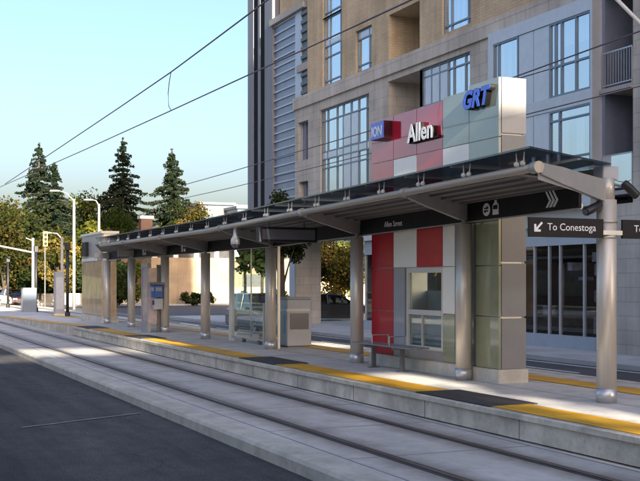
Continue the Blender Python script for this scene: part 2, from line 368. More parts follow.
def tag(o, label=None, cat=None, group=None, kind=None):
    if label: o['label'] = label
    if cat: o['category'] = cat
    if group: o['group'] = group
    if kind: o['kind'] = kind
    return o
def thing(name, label, cat, loc, group=None):
    o = bpy.data.objects.new(name, None); COL.objects.link(o); o.location = loc; o.empty_display_size = .2
    ORG[o.name] = Vector(loc); return tag(o, label, cat, group)
def struct(name, mb, material): return tag(mb.build(name, material), kind='structure')
def copy_tree(o, parent=None):
    c = o.copy(); COL.objects.link(c); c.parent = parent; ORG[c.name] = ORG.get(o.name, Vector((0, 0, 0)))
    for ch in [x for x in COL.objects if x.parent == o]: copy_tree(ch, c)
    return c
def at(px, d):
    """ground position of a distance d straight ahead and a bearing"""
    l = (px-320)/1084.0*d
    return -Ct*d+St*l, St*d+Ct*l
def text(name, body, size, material, parent, loc, face='-y', depth=.01, shear=0.0, sx=1.0, bold=0.0, align='LEFT'):
    cu = bpy.data.curves.new(name, 'FONT'); cu.body = body; cu.size = size; cu.extrude = depth; cu.shear = shear; cu.offset = bold; cu.align_x = align
    cu.resolution_u = 3
    tmp = bpy.data.objects.new('tmp', cu); COL.objects.link(tmp)
    dg = bpy.context.evaluated_depsgraph_get()
    me = bpy.data.meshes.new_from_object(tmp.evaluated_get(dg)); bpy.data.objects.remove(tmp)
    if face == '-y': rot = Matrix.Rotation(R(90), 4, 'X')
    else: rot = Matrix.Rotation(R(90), 4, 'Z') @ Matrix.Rotation(R(90), 4, 'X')      # faces +x, reads towards +y
    me.transform(Matrix.Translation(Vector(loc)-ORG[parent.name]) @ rot @ Matrix.Diagonal((sx, 1, 1, 1)))
    me.materials.clear(); me.materials.append(M[material])
    ob = bpy.data.objects.new(name, me); COL.objects.link(ob); ob.parent = parent; ORG[ob.name] = ORG[parent.name]
    return ob

# ------------------------------------------------------------------ ground, roads, tracks, platform
ZT, ZP = .18, .525
struct('ground', MB().quad((-900, -600, -.05), (300, -600, -.05), (300, 900, -.05), (-900, 900, -.05)), 'ground')
struct('road', MB().quad((-96, .6, 0), (60, .6, 0), (60, 4.7, 0), (-96, 4.7, 0)), 'asphalt_worn')
struct('near_pavement', MB().box(-60, 60, -16, .6, -.04, .14), 'pavement')
mb = MB().quad((-16.55, 2.45, .008), (-16.43, 2.43, .008), (-17.47, 4.5, .008), (-17.58, 4.5, .008))
struct('road_line', mb, 'marking_faint')
mb = MB()
for i in range(6): mb.quad((-37-i*1.3, 3.2, .006), (-36.5-i*1.3, 3.2, .006), (-36.5-i*1.3, 4.3, .006), (-37-i*1.3, 4.3, .006))
struct('crossing_markings', mb, 'marking')
# kerb between the road and the tracks
kb = MB().prism([(4.70, -.03), (4.70, .13), (4.73, .17), (4.78, ZT+.004), (5.0, ZT+.004), (5.0, -.03)], 'x', -96, 40); struct('track_kerb', kb, 'kerb')
struct('track_slab', MB().box(-140, 40, 5.0, 14.1, -.04, ZT), 'slab_stained')
mb = MB()
for y in (5.17, 7.62): mb.box(-96, 40, y, y+.018, ZT, ZT+.003)
x = -60.0
while x < 10:
    for a, c in ((5.2, 5.6), (5.78, 6.95), (7.13, 7.61)): mb.box(x, x+.016, a, c, ZT, ZT+.0028)
    x += 2.45
struct('slab_joints', mb, 'joint')
for yc in (5.69, 7.04, 11.95, 13.32):
    struct('rail_groove', MB().box(-140, 40, yc-.085, yc+.085, ZT, ZT+.005), 'rubber')
    struct('rail', MB().box(-140, 40, yc-.028, yc+.034, ZT+.005, ZT+.013), 'rail')
# platform with a ramp down at its far end
def slope_sheet(y0, y1, dz, xs=(-62, -40, 12)):
    mb = MB(); zz = {-62: .235, -40: ZP}
    for a, c in zip(xs[:-1], xs[1:]):
        za, zc = zz.get(a, ZP)+dz, zz.get(c, ZP)+dz
        mb.quad((a, y0, za), (c, y0, zc), (c, y1, zc), (a, y1, za))
    return mb
pf = MB()
prof = [(7.75, .2), (7.75, ZP-.075), (7.70, ZP-.07), (7.70, ZP-.006), (7.715, ZP), (11.2, ZP), (11.2, .2)]
pf.prism(prof, 'x', -40, 12)
i = len(pf.v)
for y in (7.75, 11.2):
    pf.quad((-62, y, .17), (-40, y, .17), (-40, y, ZP), (-62, y, .235))
pf.quad((-62, 7.75, .235), (-40, 7.75, ZP), (-40, 11.2, ZP), (-62, 11.2, .235))
struct('platform', pf, 'platform_face')
struct('platform_paving', slope_sheet(7.77, 11.18, .004), 'platform')
mb = MB()
x = -39.0
while x < 4:
    mb.box(x, x+.012, 8.39, 11.1, ZP+.004, ZP+.0065); mb.box(x+1.2, x+1.207, 7.744, 7.749, .2, ZP-.08); x += 2.4
mb.box(-39, 4, 9.55, 9.562, ZP+.004, ZP+.0065)
struct('paving_joints', mb, 'joint')
BL = [(-14.1, -12.1), (-21.9, -19.9), (-32.2, -30.2), (-39.5, -37.5)]
struct('platform_end_paving', MB().box(-150, -62, 7.75, 11.2, 0, .21), 'pavement')
mb = MB(); ed = [-40]
yl = slope_sheet(7.80, 8.40, .012)
struct('tactile_strip', yl, 'tactile_yellow')
struct('rear_tactile_strip', slope_sheet(10.55, 11.12, .012), 'tactile_yellow')
mb = MB()
for a, c in BL: mb.box(a, c, 7.76, 8.52, ZP+.004, ZP+.020)
struct('door_mats', mb, 'rubber')
# far road and pavement in front of the building
struct('far_kerb', MB().box(-96, 40, 14.1, 14.35, -.03, .19), 'kerb')
struct('far_road', MB().quad((-96, 14.35, 0), (40, 14.35, 0), (40, 17.6, 0), (-96, 17.6, 0)), 'asphalt_far')
mb = MB()
for x in range(-90, 20, 6): mb.box(x, x+3, 15.9, 16.0, .0, .005)
mb.box(-90, 20, 17.2, 17.3, 0, .005)
struct('far_road_markings', mb, 'marking')
struct('far_pavement', MB().box(-62, 40, 17.6, 24, -.03, .12), 'pavement')
struct('side_street', MB().quad((-93, 14.0, .006), (-62, 14.0, .006), (-62, 120, .006), (-93, 120, .006)), 'asphalt_far')
struct('side_pavement', MB().box(-96, -93, 17.6, 120, -.03, .12), 'pavement')

# ------------------------------------------------------------------ apartment building
YF = 20.0
bld = thing('apartment_building', 'tall stone and tan brick apartment block with glass bays rising behind the station', 'building', (-35, 20, 0))
def wall(x0, x1, z0, z1, holes, y, depth, mb=None):
    """sheet facing -y with rectangular holes and reveals going back by depth"""
    mb = mb or MB()
    xs = sorted({x0, x1, *[min(max(h[k], x0), x1) for h in holes for k in (0, 1)]}); zs = sorted({z0, z1, *[min(max(h[k], z0), z1) for h in holes for k in (2, 3)]})
    for a, c in zip(xs[:-1], xs[1:]):
        for e, g in zip(zs[:-1], zs[1:]):
            mx, mz = (a+c)/2, (e+g)/2
            if any(h[0] < mx < h[1] and h[2] < mz < h[3] for h in holes): continue
            mb.quad((a, y, e), (c, y, e), (c, y, g), (a, y, g))
    for h in holes:
        a, c, e, g = h[:4]; d = y+(h[4] if len(h) > 4 else depth)
        mb.quad((a, y, e), (a, d, e), (a, d, g), (a, y, g)); mb.quad((c, y, e), (c, y, g), (c, d, g), (c, d, e))
        mb.quad((a, y, e), (c, y, e), (c, d, e), (a, d, e)); mb.quad((a, y, g), (a, d, g), (c, d, g), (c, y, g))
    return mb
def window(x0, x1, z0, z1, vs=(), hs=(), y=YF, rec=.16, blanks=(), blind=0.5, frame='window_frame', fw=.06, room=1.2, pane='pane'):
    """a window part of the building: frame bars, one pane, a curtain some way behind, spandrel blanks"""
    fr = MB(); yy = y+rec-.06
    fr.box(x0, x0+fw, yy, yy+.09, z0, z1); fr.box(x1-fw, x1, yy, yy+.09, z0, z1)
    fr.box(x0+fw, x1-fw, yy, yy+.09, z0, z0+fw); fr.box(x0+fw, x1-fw, yy, yy+.09, z1-fw, z1)
    for v in vs: fr.box(v-fw/2, v+fw/2, yy+.003, yy+.087, z0+fw, z1-fw)
    for h in hs: fr.box(x0+fw, x1-fw, yy+.006, yy+.084, h-fw/2, h+fw/2)
    f = fr.build('window', frame, bld)
    MB().quad((x0, yy+.05, z0), (x1, yy+.05, z0), (x1, yy+.05, z1), (x0, yy+.05, z1)).build('pane', pane, f)
    for (a, c, e, g) in blanks: MB().box(a, c, yy+.02, yy+.045, e, g).build('spandrel_panel', 'spandrel', f)
    cu = MB(); n = max(2, int((x1-x0)/.12))
    zt = z1; zb = z0+(z1-z0)*random.choice((0, 0, .05, .3, .5, .68))
    px_ = None
    for k in range(n+1):
        xx = x0+(x1-x0)*k/n; yv = yy+.32+.05*math.sin(k*2.1)
        if px_ is not None and random.random() < .45+blind: cu.quad((px_[0], px_[1], zb), (xx, yv, zb), (xx, yv, zt), (px_[0], px_[1], zt))
        px_ = (xx, yv)
    if cu.f: cu.build('curtain', 'curtain', f)
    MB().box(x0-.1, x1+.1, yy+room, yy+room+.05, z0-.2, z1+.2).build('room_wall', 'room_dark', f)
    return f
FL = 3.1
# lower stone part
sh = [(-47.95, -46.75, 7.9, 9.75, .8), (-47.85, -46.75, 4.9, 6.9, .8),
      (-45.36, -40.32, 6.1, 9.98), (-38.61, -35.98, 6.3, 10.16, 1.8), (-35.98, -32.42, 8.75, 10.19), (-35.98, -32.42, 5.7, 7.3)]
wall(-48.35, -30.78, 4.35, 10.40, sh, YF, .25).build('stone_wall', 'stone', bld)
# ledge
MB().box(-48.40, -24.0+20, YF-.10, YF+.3, 10.40, 10.96).build('ledge', 'ledge_stone', bld)
# tan upper part
th = []
for k in range(5):
    z = 11.02+FL*k
    th += [(-45.13, -43.08, z if k == 0 else z-.001, z+FL-.001), (-41.66, -40.13, z, z+1.78), (-38.58, -36.06, z-.02, z+1.80, 1.8), (-34.41, -32.42, z+.14, z+2.95)]
th = [(a[0], a[1], a[2], a[3], *(a[4:])) for a in th]
wall(-46.9, -30.5, 10.96, 26.5, th, YF+.03, .25).build('brick_wall', 'tan_brick', bld)
# upper right part (above the glass bay) with more openings off frame
rh = []
for bx in (-29, -23.5, -18, -12.5):
    for k in range(5): rh.append((bx, bx+2.6, 11.6+FL*k, 13.6+FL*k))
wall(-30.5, -4.0, 10.96, 26.5, rh, YF+.03, .25).build('brick_wall', 'tan_brick', bld)
for h in rh[::1]: window(h[0], h[1], h[2], h[3], vs=((h[0]+h[1])/2,), y=YF+.03)
# windows in the stone part
window(-45.36, -40.32, 6.1, 9.98, vs=(-44.75, -43.75, -43.1, -42.3, -41.55, -40.75), hs=(9.45, 8.05, 7.72, 7.3), blanks=((-45.3, -40.4, 7.75, 8.02), (-43.1, -41.6, 6.2, 7.7), (-43.1, -41.6, 8.1, 9.4)), blind=.3)
window(-35.98, -32.42, 8.75, 10.19, vs=(-35.3, -34.7, -34.1, -33.7, -32.9), hs=(9.85,), blanks=((-35.9, -34.15, 8.8, 10.1),), blind=.3)
window(-35.98, -32.42, 5.7, 7.3, vs=(-34.7, -33.7), hs=(6.95,), blind=.3)
for k in range(5):
    z = 11.02+FL*k
    window(-45.13, -43.08, z, z+FL, vs=(-44.55, -43.4), hs=(z+.22, z+1.30, z+1.80), blanks=((-45.1, -43.1, z+1.82, z+2.05),), y=YF+.03, blind=.1)
    window(-41.66, -40.13, z, z+1.78, vs=(-40.55,), hs=(z+.3, z+1.42), blanks=((-41.62, -40.17, z+1.44, z+1.76),), y=YF+.03, blind=.1)
    window(-34.41, -32.42, z+.14, z+2.95, vs=(-33.9, -32.75), hs=(z+.42, z+2.3), y=YF+.03, blind=.2)
# balconies: back wall, slab, railing
def balcony(x0, x1, z0, z1, slab_z, y=YF+.03, dep=1.8, back='balcony_wood', rail_h=1.05, bars=True):
    sl = MB().box(x0, x1, y-.06, y+dep-.01, slab_z-.12, slab_z).build('balcony', 'slab_edge', bld)
    MB().box(x0+.003, x1-.003, y+dep-.03, y+dep, z0, z1).build('back_wall', back, sl)
    rl = MB(); rl.box(x0, x1, y+.02, y+.06, slab_z+rail_h-.04, slab_z+rail_h); rl.box(x0, x1, y+.025, y+.055, slab_z+.08, slab_z+.11)
    n = int((x1-x0)/.11)
    for xx in (x0, x1-.03): rl.box(xx, xx+.03, y+.022, y+.058, slab_z, slab_z+rail_h-.002)
    if bars:
        for k in range(n+1): xx = x0+.01+(x1-x0-.03)*k/n; rl.box(xx, xx+.016, y+.032, y+.048, slab_z+.11, slab_z+rail_h-.04)
    rl.build('railing', 'galvanised', sl)
    if not bars: MB().box(x0+.01, x1-.01, y+.036, y+.044, slab_z+.11, slab_z+rail_h-.04).build('railing_glass', 'pane', sl)
    dz = slab_z
    MB().box(x0+.25, x0+1.15, y+dep-.07, y+dep-.035, dz+.02, dz+1.75).build('balcony_door', 'shop_pane', sl)
    return sl
for k in range(1, 5): balcony(-38.58, -36.06, 11.0+FL*k, 12.82+FL*k, 11.03+FL*k-.13, rail_h=.35)
sl = MB().box(-38.57, -36.07, YF+.1, YF+1.8, 10.97, 11.02).build('balcony', 'slab_edge', bld); MB().box(-38.57, -36.07, YF+1.78, YF+1.82, 11.02, 12.82).build('back_wall', 'tan_brick', sl)
sl = MB().box(-38.6, -36.0, YF+.05, YF+1.8, 6.31, 6.40).build('balcony', 'slab_edge', bld); MB().box(-38.6, -36.0, YF+1.75, YF+1.79, 6.4, 10.15).build('back_wall', 'stone', sl)
for zz in (7.9, 4.9): MB().box(-47.9, -46.8, YF+.75, YF+.79, zz+.02, zz+1.95).build('recess_door', 'balcony_wood', bld)
# glass bay on the right
BX0, BX1, BY = -30.72, -25.25, YF-.35
bay = MB(); bay.box(BX0, BX1, BY, YF+.2, 9.98, 10.38); bay.box(BX0, BX0+.30, BY, YF+.2, 4.6, 9.98); bay.box(BX1-.10, BX1, BY, YF+.2, 4.6, 9.98)
bay.box(BX0+.30, BX1-.10, BY+.01, YF+.2, 7.32, 7.72); bay.box(BX0+.30, BX1-.10, BY+.01, YF+.2, 4.35, 4.75)
bay.build('glass_bay', 'frame_pale', bld)
for z0, z1, hs in ((7.72, 9.98, (8.64,)), (4.75, 7.32, (7.0, 5.85))):
    window(BX0+.30, -29.0, z0, z1, vs=(-30.15,), hs=hs, y=BY, rec=.08, blind=.05, frame='window_frame')
    window(-27.35, BX1-.10, z0, z1, vs=(-27.05, -26.75, -26.05) if z0 > 7 else (-26.85,), hs=hs, y=BY, rec=.08, blind=.55 if z0 > 7 else .0)
    sp = MB()
    for a, c in ((-28.98, -28.2), (-28.17, -27.37)):
        for e, g in ((z0+.01, hs[-1]-.03), (hs[-1]+.0, z1-.01)): sp.box(a, c, BY+.04, BY+.08, e, g)
    sp.build('spandrel_panel', 'spandrel', bld)
# corner balconies right of the bay
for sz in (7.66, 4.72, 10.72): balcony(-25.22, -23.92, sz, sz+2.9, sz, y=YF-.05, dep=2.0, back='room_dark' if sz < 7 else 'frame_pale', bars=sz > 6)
MB().box(-25.25, -25.12, YF+.0, YF+2.0, 4.6, 10.4).build('bay_side', 'bay_blue', bld)
mb = MB(); mb.box(-24.95, -24.9, YF+.9, YF+1.2, 5.15, 5.6); mb.box(-24.6, -24.55, YF+.9, YF+1.2, 5.15, 5.55); mb.build('balcony_planter', 'white_paint', bld)
# stone to the right and ground-floor walls
oh = []
for bx in (-20.5, -14, -8):
    for z in (5.2, 8.0): oh.append((bx, bx+2.6, z, z+1.8))
wall(-23.92, -4.0, 4.35, 10.40, oh, YF, .25).build('stone_wall', 'stone', bld)
for h in oh: window(h[0], h[1], h[2], h[3], vs=((h[0]+h[1])/2,), hs=(h[3]-.4,))
wall(-25.35, -4.0, .12, 4.35, [(-18, -14, .5, 3.3), (-11, -7, .5, 3.3)], YF, .25).build('stone_wall', 'stone', bld)
for a in (-18, -11): window(a, a+4, .5, 3.3, vs=(a+1.3, a+2.6), frame='frame_pale', pane='shop_pane', blind=-.5)
MB().box(-25.34, -25.20, YF-.03, YF+.3, .12, 4.35).build('corner_trim', 'bay_blue', bld)
# shop front
MB().box(-41.2, -25.36, YF-.02, YF+.4, 3.86, 4.34).build('shop_soffit', 'soffit_pale', bld)
SY = YF+.25
sf = MB(); sf.box(-41.2, -25.36, SY-.05, SY+.10, 3.28, 3.86); sf.box(-41.2, -25.36, SY-.06, SY+.12, .12, .52)
f = sf.build('shop_front', 'louvre_light', bld)
mu = MB()
for xx in (-41.15, -40.3, -39.2, -37.6, -36, -34.4, -32.8, -31.3, -30.0, -28.95, -28.17, -27.6, -26.42, -25.72, -25.44): mu.box(xx, xx+.055, SY-.03, SY+.07, .52, 3.28)
for xx in (-30.0, -28.2, -26.42): mu.box(xx, xx+.03, SY-.06, SY-.04, 3.28, 3.86)
mu.box(-41.2, -25.36, SY-.055, SY-.045, 3.55, 3.58)
mu.build('mullion', 'frame_pale', f)
MB().quad((-41.2, SY+.02, .52), (-25.4, SY+.02, .52), (-25.4, SY+.02, 3.28), (-41.2, SY+.02, 3.28)).build('pane', 'shop_pane', f)
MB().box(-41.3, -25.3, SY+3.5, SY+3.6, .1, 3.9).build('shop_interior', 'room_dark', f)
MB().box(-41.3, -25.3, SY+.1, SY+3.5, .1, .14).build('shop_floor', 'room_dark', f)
pm = MB()
random.seed(3)
for px_, zz, ww, hh in ((-26.2, 2.75, .22, .28), (-26.2, 2.35, .25, .35), (-26.15, 1.55, .25, .35), (-26.0, .95, .5, .6), (-26.28, .6, .4, .5), (-28.6, 1.1, .25, .3), (-27.3, 2.5, .25, .25), (-27.1, 2.2, .6, .1)):
    pm.box(px_, px_+ww, SY+.06+random.random()*.3, SY+.42, zz, zz+hh)
pm.build('window_display', 'poster', f)
# pillar at the open corner and the passage behind it
MB().box(-48.9, -48.2, YF-.02, YF+1.3, .12, 4.35).build('corner_pillar', 'stone', bld)
MB().box(-48.93, -48.25, YF-.06, YF-.02, .12, 4.35).build('pillar_trim', 'louvre_light', bld)
MB().box(-48.35, -41.2, YF+.0, YF+5.5, 4.2, 4.34).build('overhang_soffit', 'soffit', bld)
MB().box(-41.2, -41.05, YF+.3, YF+5.5, .12, 4.3).build('lobby_wall', 'dark_panel', bld)
# louvred bay and the striped tower edge at the left
lb = MB(); lb.box(-51.6, -47.55, YF+.25, YF+3, 4.4, 15.2); lb.build('louvre_bay', 'bay_blue', bld)
lv = MB(); z = 4.6
while z < 15.1: lv.box(-51.62, -48.7, YF+.18, YF+.25, z, z+.075); z += .42
lv.box(-48.72, -47.9, YF+.16, YF+.24, 4.5, 15.2)
lv.build('louvres', 'louvre_light', bld)
lv = MB(); z = 11.1
while z < 15: lv.box(-47.88, -47.1, YF+.1, YF+.24, z, z+.16); z += .42
lv.box(-47.88, -47.0, YF+.2, YF+.24, 11.0, 15.2)
lv.build('louvres', 'roof_dark', bld)
MB().box(-48.3, -46.95, YF+.05, YF+.3, 12.2, 12.55).build('bay_sill', 'slab_edge', bld)
MB().box(-51.8, -47.4, YF+.0, YF+3, 15.2, 15.5).build('bay_roof', 'slab_edge', bld)
dr = MB(); dr.box(-51.3, -47.6, YF+.4, YF+3, 15.5, 30); dr.build('tower_recess', 'tan_brick', bld)
tw = MB()
for a, c in ((-55.28, -54.42), (-53.72, -53.40), (-52.72, -51.62)): tw.box(a, c, YF+.1, YF+5, 4.4, 34)
tw.build('tower_fin', 'fin_grey', bld)
MB().box(-54.42, -53.72, YF+.14, YF+5, 4.4, 34).build('tower_glazing', 'fin_dark', bld); MB().box(-53.40, -52.72, YF+.14, YF+5, 4.4, 34).build('tower_glazing', 'fin_dark', bld)
# body behind, so that the block is solid from other sides
MB().box(-51.3, -4.0, YF+2.2, YF+5.5, 4.4, 34).build('rear_wall', 'tan_brick', bld)
MB().box(-46.9, -4.0, YF+.2, YF+5.5, 26.5, 27).build('roof', 'slab_edge', bld)
MB().box(-40.9, -4.0, YF+4, YF+5.4, .1, 4.4).build('rear_wall', 'stone', bld)

# ------------------------------------------------------------------ station canopy
CX = [-11.9, -15.6, -19.7, -24.5, -29.65, -33.9, -38.3, -42.2]
YC = 9.5
def DZ(x): return -.0165*min(13.5, max(0, -11.3-x))
def sag(mb, n=0):
    mb.v = [(a, b_, c+DZ(a)) for a, b_, c in mb.v]; return mb
def strip(mb, x0, x1, prof, axis='x'):
    xs = [x0]+[v for v in (-24.8,) if x0 < v < x1]+[x1]
    for a, c in zip(xs[:-1], xs[1:]): mb.prism(prof, 'x', a, c)
    return mb
can = thing('station_canopy', 'long glass roofed platform canopy on a row of round steel columns', 'canopy', (-27, YC, ZP))
XR, XL = -11.25, -36.4
SK = .5                                                   # the roof's ends are cut at a slant
def ex(y): return XR-(y-7.8)*SK
def lx(y): return XL-(y-7.8)*(6.6/1.75)
gl = MB()
for t_, zz in ((0, 3.83), (1, 3.855)):
    pass
gl.prism([(XR, 7.8), (ex(9.9), 9.9), (-14.3, 10.0), (-14.6, 11.15), (-24.8, 11.15), (-24.8, 7.8)], 'z', 3.83, 3.855)
gl.prism([(-24.8, 7.8), (-24.8, 11.15), (-44.6, 11.15), (-44.0, 9.8), (XL, 7.8)], 'z', 3.83, 3.855)
sag(gl).build('roof_glass', 'roof_glass', can)
x = -13.2
while x > -36:
    sag(MB().box(x, x+.03, 7.82, 9.5, 3.80, 3.83)).build('glazing_bar', 'dark_metal', can); x -= 1.35
so_ = MB()
strip(so_, -37.5, -12.3, [(8.02, 3.64), (9.55, 3.545), (9.55, 3.57), (8.02, 3.665)])
strip(so_, -43.4, -14.5, [(9.66, 3.56), (11.0, 3.62), (11.0, 3.645), (9.66, 3.585)])
so_.poly([(-37.5, 8.02, 3.65), (-37.5, 9.5, 3.56), (-43.2, 9.5, 3.56)])
sag(so_).build('soffit', 'soffit', can)
for yy in (8.25, 8.55, 8.85, 9.15, 9.4):
    zz = 3.64-(yy-8.02)*.062; rb = MB(); strip(rb, -37.4, -12.4, [(yy-.02, zz-.035), (yy+.02, zz-.035), (yy+.02, zz+.002), (yy-.02, zz+.002)])
    sag(rb).build('soffit_rib', 'soffit', can)
pp = MB().tube([(-36.2, 7.93, 3.60), (-24.8, 7.93, 3.60), (XR-.05, 7.93, 3.60)], .055, 12); sag(pp).build('edge_pipe', 'steel_pipe', can, smooth=True)
sag(MB().tube([(-44.3, 11.05, 3.46), (-24.8, 11.05, 3.46), (-14.5, 11.05, 3.46)], .055, 12)).build('rear_pipe', 'white_paint', can, smooth=True)
sag(strip(MB(), -42.5, -12.6, [(9.57, 3.24), (9.62, 3.24), (9.62, 3.56), (9.57, 3.56)])).build('fascia', 'sign_black', can)
sag(strip(MB(), -42.5, -12.62, [(9.565, 3.225), (9.625, 3.225), (9.625, 3.243), (9.565, 3.243)])).build('fascia_trim', 'arm_metal', can)
for i, x in enumerate(CX):
    top = 3.58 if i == 0 else 3.2+DZ(x)
    c_ = MB().tube([(x, YC, ZP), (x, YC, top-.3 if i == 0 else top)], .135, 24); 
    if i == 0: c_.tube([(x+.02, YC, top-.3), (x+.02, YC, top)], .085, 20)
    co = c_.build('column', 'steel', can, smooth=True)
    MB().tube([(x, YC, ZP), (x, YC, ZP+.20)], .139, 24).build('base_collar', 'aluminium', co, smooth=True)
    if i: MB().tube([(x, YC, top), (x, YC, 3.5+DZ(x))], .035, 10).build('neck', 'steel', co, smooth=True)
    # slanting tapered arm from column to edge pipe
    sk = .60 if i == 0 else .85
    if i < 6:
        x1 = x+sk; a = MB(); hw = .045
        pts = [(YC+.15, 3.27, 3.55), (YC-.12, 3.27, 3.55), (8.45, 3.43, 3.645), (8.0, 3.52, 3.66)]
        prev = None
        for (yy, zl, zh) in pts:
            xx = x+(YC-yy)/(YC-7.93)*sk
            ring = [(xx-hw, yy, zl), (xx+hw, yy, zl), (xx+hw, yy, zh), (xx-hw, yy, zh)]
            if prev:
                for k in range(4): a.quad(prev[k], prev[(k+1) % 4], ring[(k+1) % 4], ring[k])
            else: a.quad(*ring)
            prev = ring
        a.quad(*prev[::-1])
        if i == 0:    # deeper flange on the end arm
            a.quad((x+.02, YC, 3.27), (x+.02, YC, 3.56), (x+sk, 7.96, 3.68), (x+sk, 7.96, 3.45))
        ao = sag(a).build('arm', 'arm_metal', can)
        sag(MB().tube([(x+sk-.07, 7.93, 3.6), (x+sk+.07, 7.93, 3.6)], .076, 12)).build('pipe_bracket', 'steel_pipe', ao, smooth=True)
    else:
        sag(MB().box(x-.05, x+.05, 9.0, 11.0, 3.28, 3.5)).build('arm', 'arm_metal', can)
# glass clamps: pairs of small pale feet between the pipe and the glass
x = -11.6; k = 0
while x > -36.3:
    for dx in (-.07, .07):
        cl = MB(); cl.tube([(x+dx, 7.90, 3.66), (x+dx*1.3, 7.90, 3.82)], [.009, .008], 6); cl.ball((x+dx, 7.89, 3.675), .036, 8, 5)
        sag(cl).build('glass_clamp', 'bracket', can, smooth=True)
    x -= 1.29
# end piece of the rear gutter seen past the last column
MB().bbox(-12.55, -12.32, 9.78, 10.05, 3.62, 3.80, .012).build('gutter_end', 'cabinet_grey', can)
MB().box(-16.0, -12.56, 9.82, 10.02, 3.66, 3.78).build('gutter', 'olive_glass', can)
# writing on the fascia
def disc(mb, x, y, z, r, n=24, t=.006, hole=None):
    ring = [(x+r*math.cos(2*math.pi*k/n), z+r*math.sin(2*math.pi*k/n)) for k in range(n)]
    mb.prism(ring, 'y', y-t, y); return mb
def icons(x):
    a = MB(); disc(a, x, 9.568, 3.40, .105); ic = sag(a).build('route_symbol', 'letter_white', can)
    b_ = MB(); b_.box(x-.055, x+.055, 9.555, 9.561, 3.41, 3.43); b_.box(x-.055, x+.055, 9.555, 9.561, 3.365, 3.385); b_.prism([(x+.02, 3.455), (x+.07, 3.42), (x+.02, 3.405)], 'y', 9.555, 9.561); b_.prism([(x-.02, 3.39), (x-.07, 3.375), (x-.02, 3.34)], 'y', 9.555, 9.561)
    sag(b_).build('arrows', 'sign_black', ic)
    t_ = MB(); xx = x+.27; t_.prism([(xx-.085, 3.30), (xx+.085, 3.30), (xx+.085, 3.45), (xx+.05, 3.49), (xx-.05, 3.49), (xx-.085, 3.45)], 'y', 9.562, 9.568); t_.box(xx-.03, xx+.03, 9.562, 9.568, 3.49, 3.53); ti = sag(t_).build('tram_symbol', 'letter_white', can)
    q = MB(); q.box(xx-.06, xx+.06, 9.555, 9.561, 3.385, 3.45); ti2 = sag(q).build('tram_window', 'sign_black', ti)
icons(-15.0)
for x in (-36.9, -32.2): icons(x)
wv = MB()
for k in range(3):
    x0 = -13.38+k*.085
    pts = [(x0, 3.30), (x0+.05, 3.30), (x0+.14, 3.40), (x0+.03, 3.54), (x0-.01, 3.54), (x0+.085, 3.40)]
    wv.prism(pts, 'y', 9.562, 9.568)
sag(wv).build('chevrons', 'letter_white', can)
text('lettering', 'Allen Street', .15, 'letter_white', can, (-18.62, 9.566, 3.33+DZ(-18.1)), depth=.003)
text('lettering', 'Allen Street', .15, 'letter_white', can, (-22.9, 9.566, 3.33+DZ(-22.4)), depth=.003)

# ------------------------------------------------------------------ station name wall
def flat_panels(parent, cells, y0=9.68, t=.045, g=.008):
    for (a, c, e, h, mt) in cells:
        MB().box(a+g, c-g, y0, y0+t, e+g, h-g).build('panel', mt, parent)
PX = [-19.4, -18.46, -17.54, -16.6, -15.72, -14.81]
sw = thing('name_wall', 'tall slab wall of red, white and green glass panels reading Allen behind the bench', 'sign wall', (-17.1, 9.9, ZP))
core = MB()
core.box(-19.39, -17.98, 9.725, 10.15, .75, 5.36); core.box(-16.60, -14.86, 9.725, 10.15, .75, 5.36); core.box(-17.98, -16.60, 9.725, 10.15, 2.42, 5.36); core.box(-17.98, -16.60, 9.725, 10.15, .75, .93)
core.build('core', 'aluminium', sw)
MB().bbox(-19.44, -14.76, 9.64, 10.22, ZP, .75, .015).build('plinth', 'concrete_light', sw)
Z = [.75, 1.6, 2.43, 3.42, 4.51, 5.36]
cells = []
for k in range(5): cells.append((PX[0], PX[1], Z[k], Z[k+1], 'red_panel' if k < 3 else 'red_glass'))
cells += [(PX[1], PX[1]+.46, Z[0], Z[2], 'grey_panel'), (PX[1], PX[2], Z[2], Z[3], 'white_panel'), (PX[1], PX[2], Z[3], Z[4], 'white_panel'), (PX[1], PX[2], Z[4], Z[5], 'red_glass'),
          (PX[2], PX[3], Z[2], Z[3], 'red_panel'), (PX[2], PX[3], Z[3], Z[4], 'red_glass'), (PX[2], PX[3], Z[4], Z[5], 'red_glass'),
          (PX[3], PX[3]+.42, Z[0], Z[1], 'olive_glass'), (PX[3], PX[3]+.42, Z[1], Z[2], 'white_panel'), (PX[3], PX[3]+.42, Z[2], Z[3], 'white_panel'), (PX[3]+.42, PX[4]+.20, Z[0], Z[3], 'dark_panel'),
          (PX[3], PX[4], Z[3], Z[4], 'white_panel'), (PX[3], PX[4], Z[4], Z[5]+.05, 'green_glass'),
          (PX[4]+.20, PX[5], Z[0], Z[1], 'olive_glass'), (PX[4]+.20, PX[5], Z[1], Z[2], 'olive_glass'), (PX[4]+.20, PX[5], Z[2], Z[3], 'olive_glass'), (PX[4], PX[5], Z[3], Z[4], 'green_glass'), (PX[4], PX[5], Z[4], Z[5]+.12, 'green_glass')]
flat_panels(sw, cells)
sd_ = [(.75, 1.58), (1.6, 2.47), (2.49, 3.5), (3.52, 4.55), (4.57, 5.48)]
for e, h in sd_: MB().box(-14.855, -14.81, 9.735, 10.2, e+.006, h-.006).build('side_panel', 'silver_glass' if e > 4 else 'side_shaded', sw)
MB().box(-19.4, -14.86, 10.155, 10.2, .75, 2.0).build('back_panel', 'grey_panel', sw)
MB().box(-19.4, -14.86, 10.155, 10.2, 2.45, 5.36).build('back_panel', 'white_glass', sw)
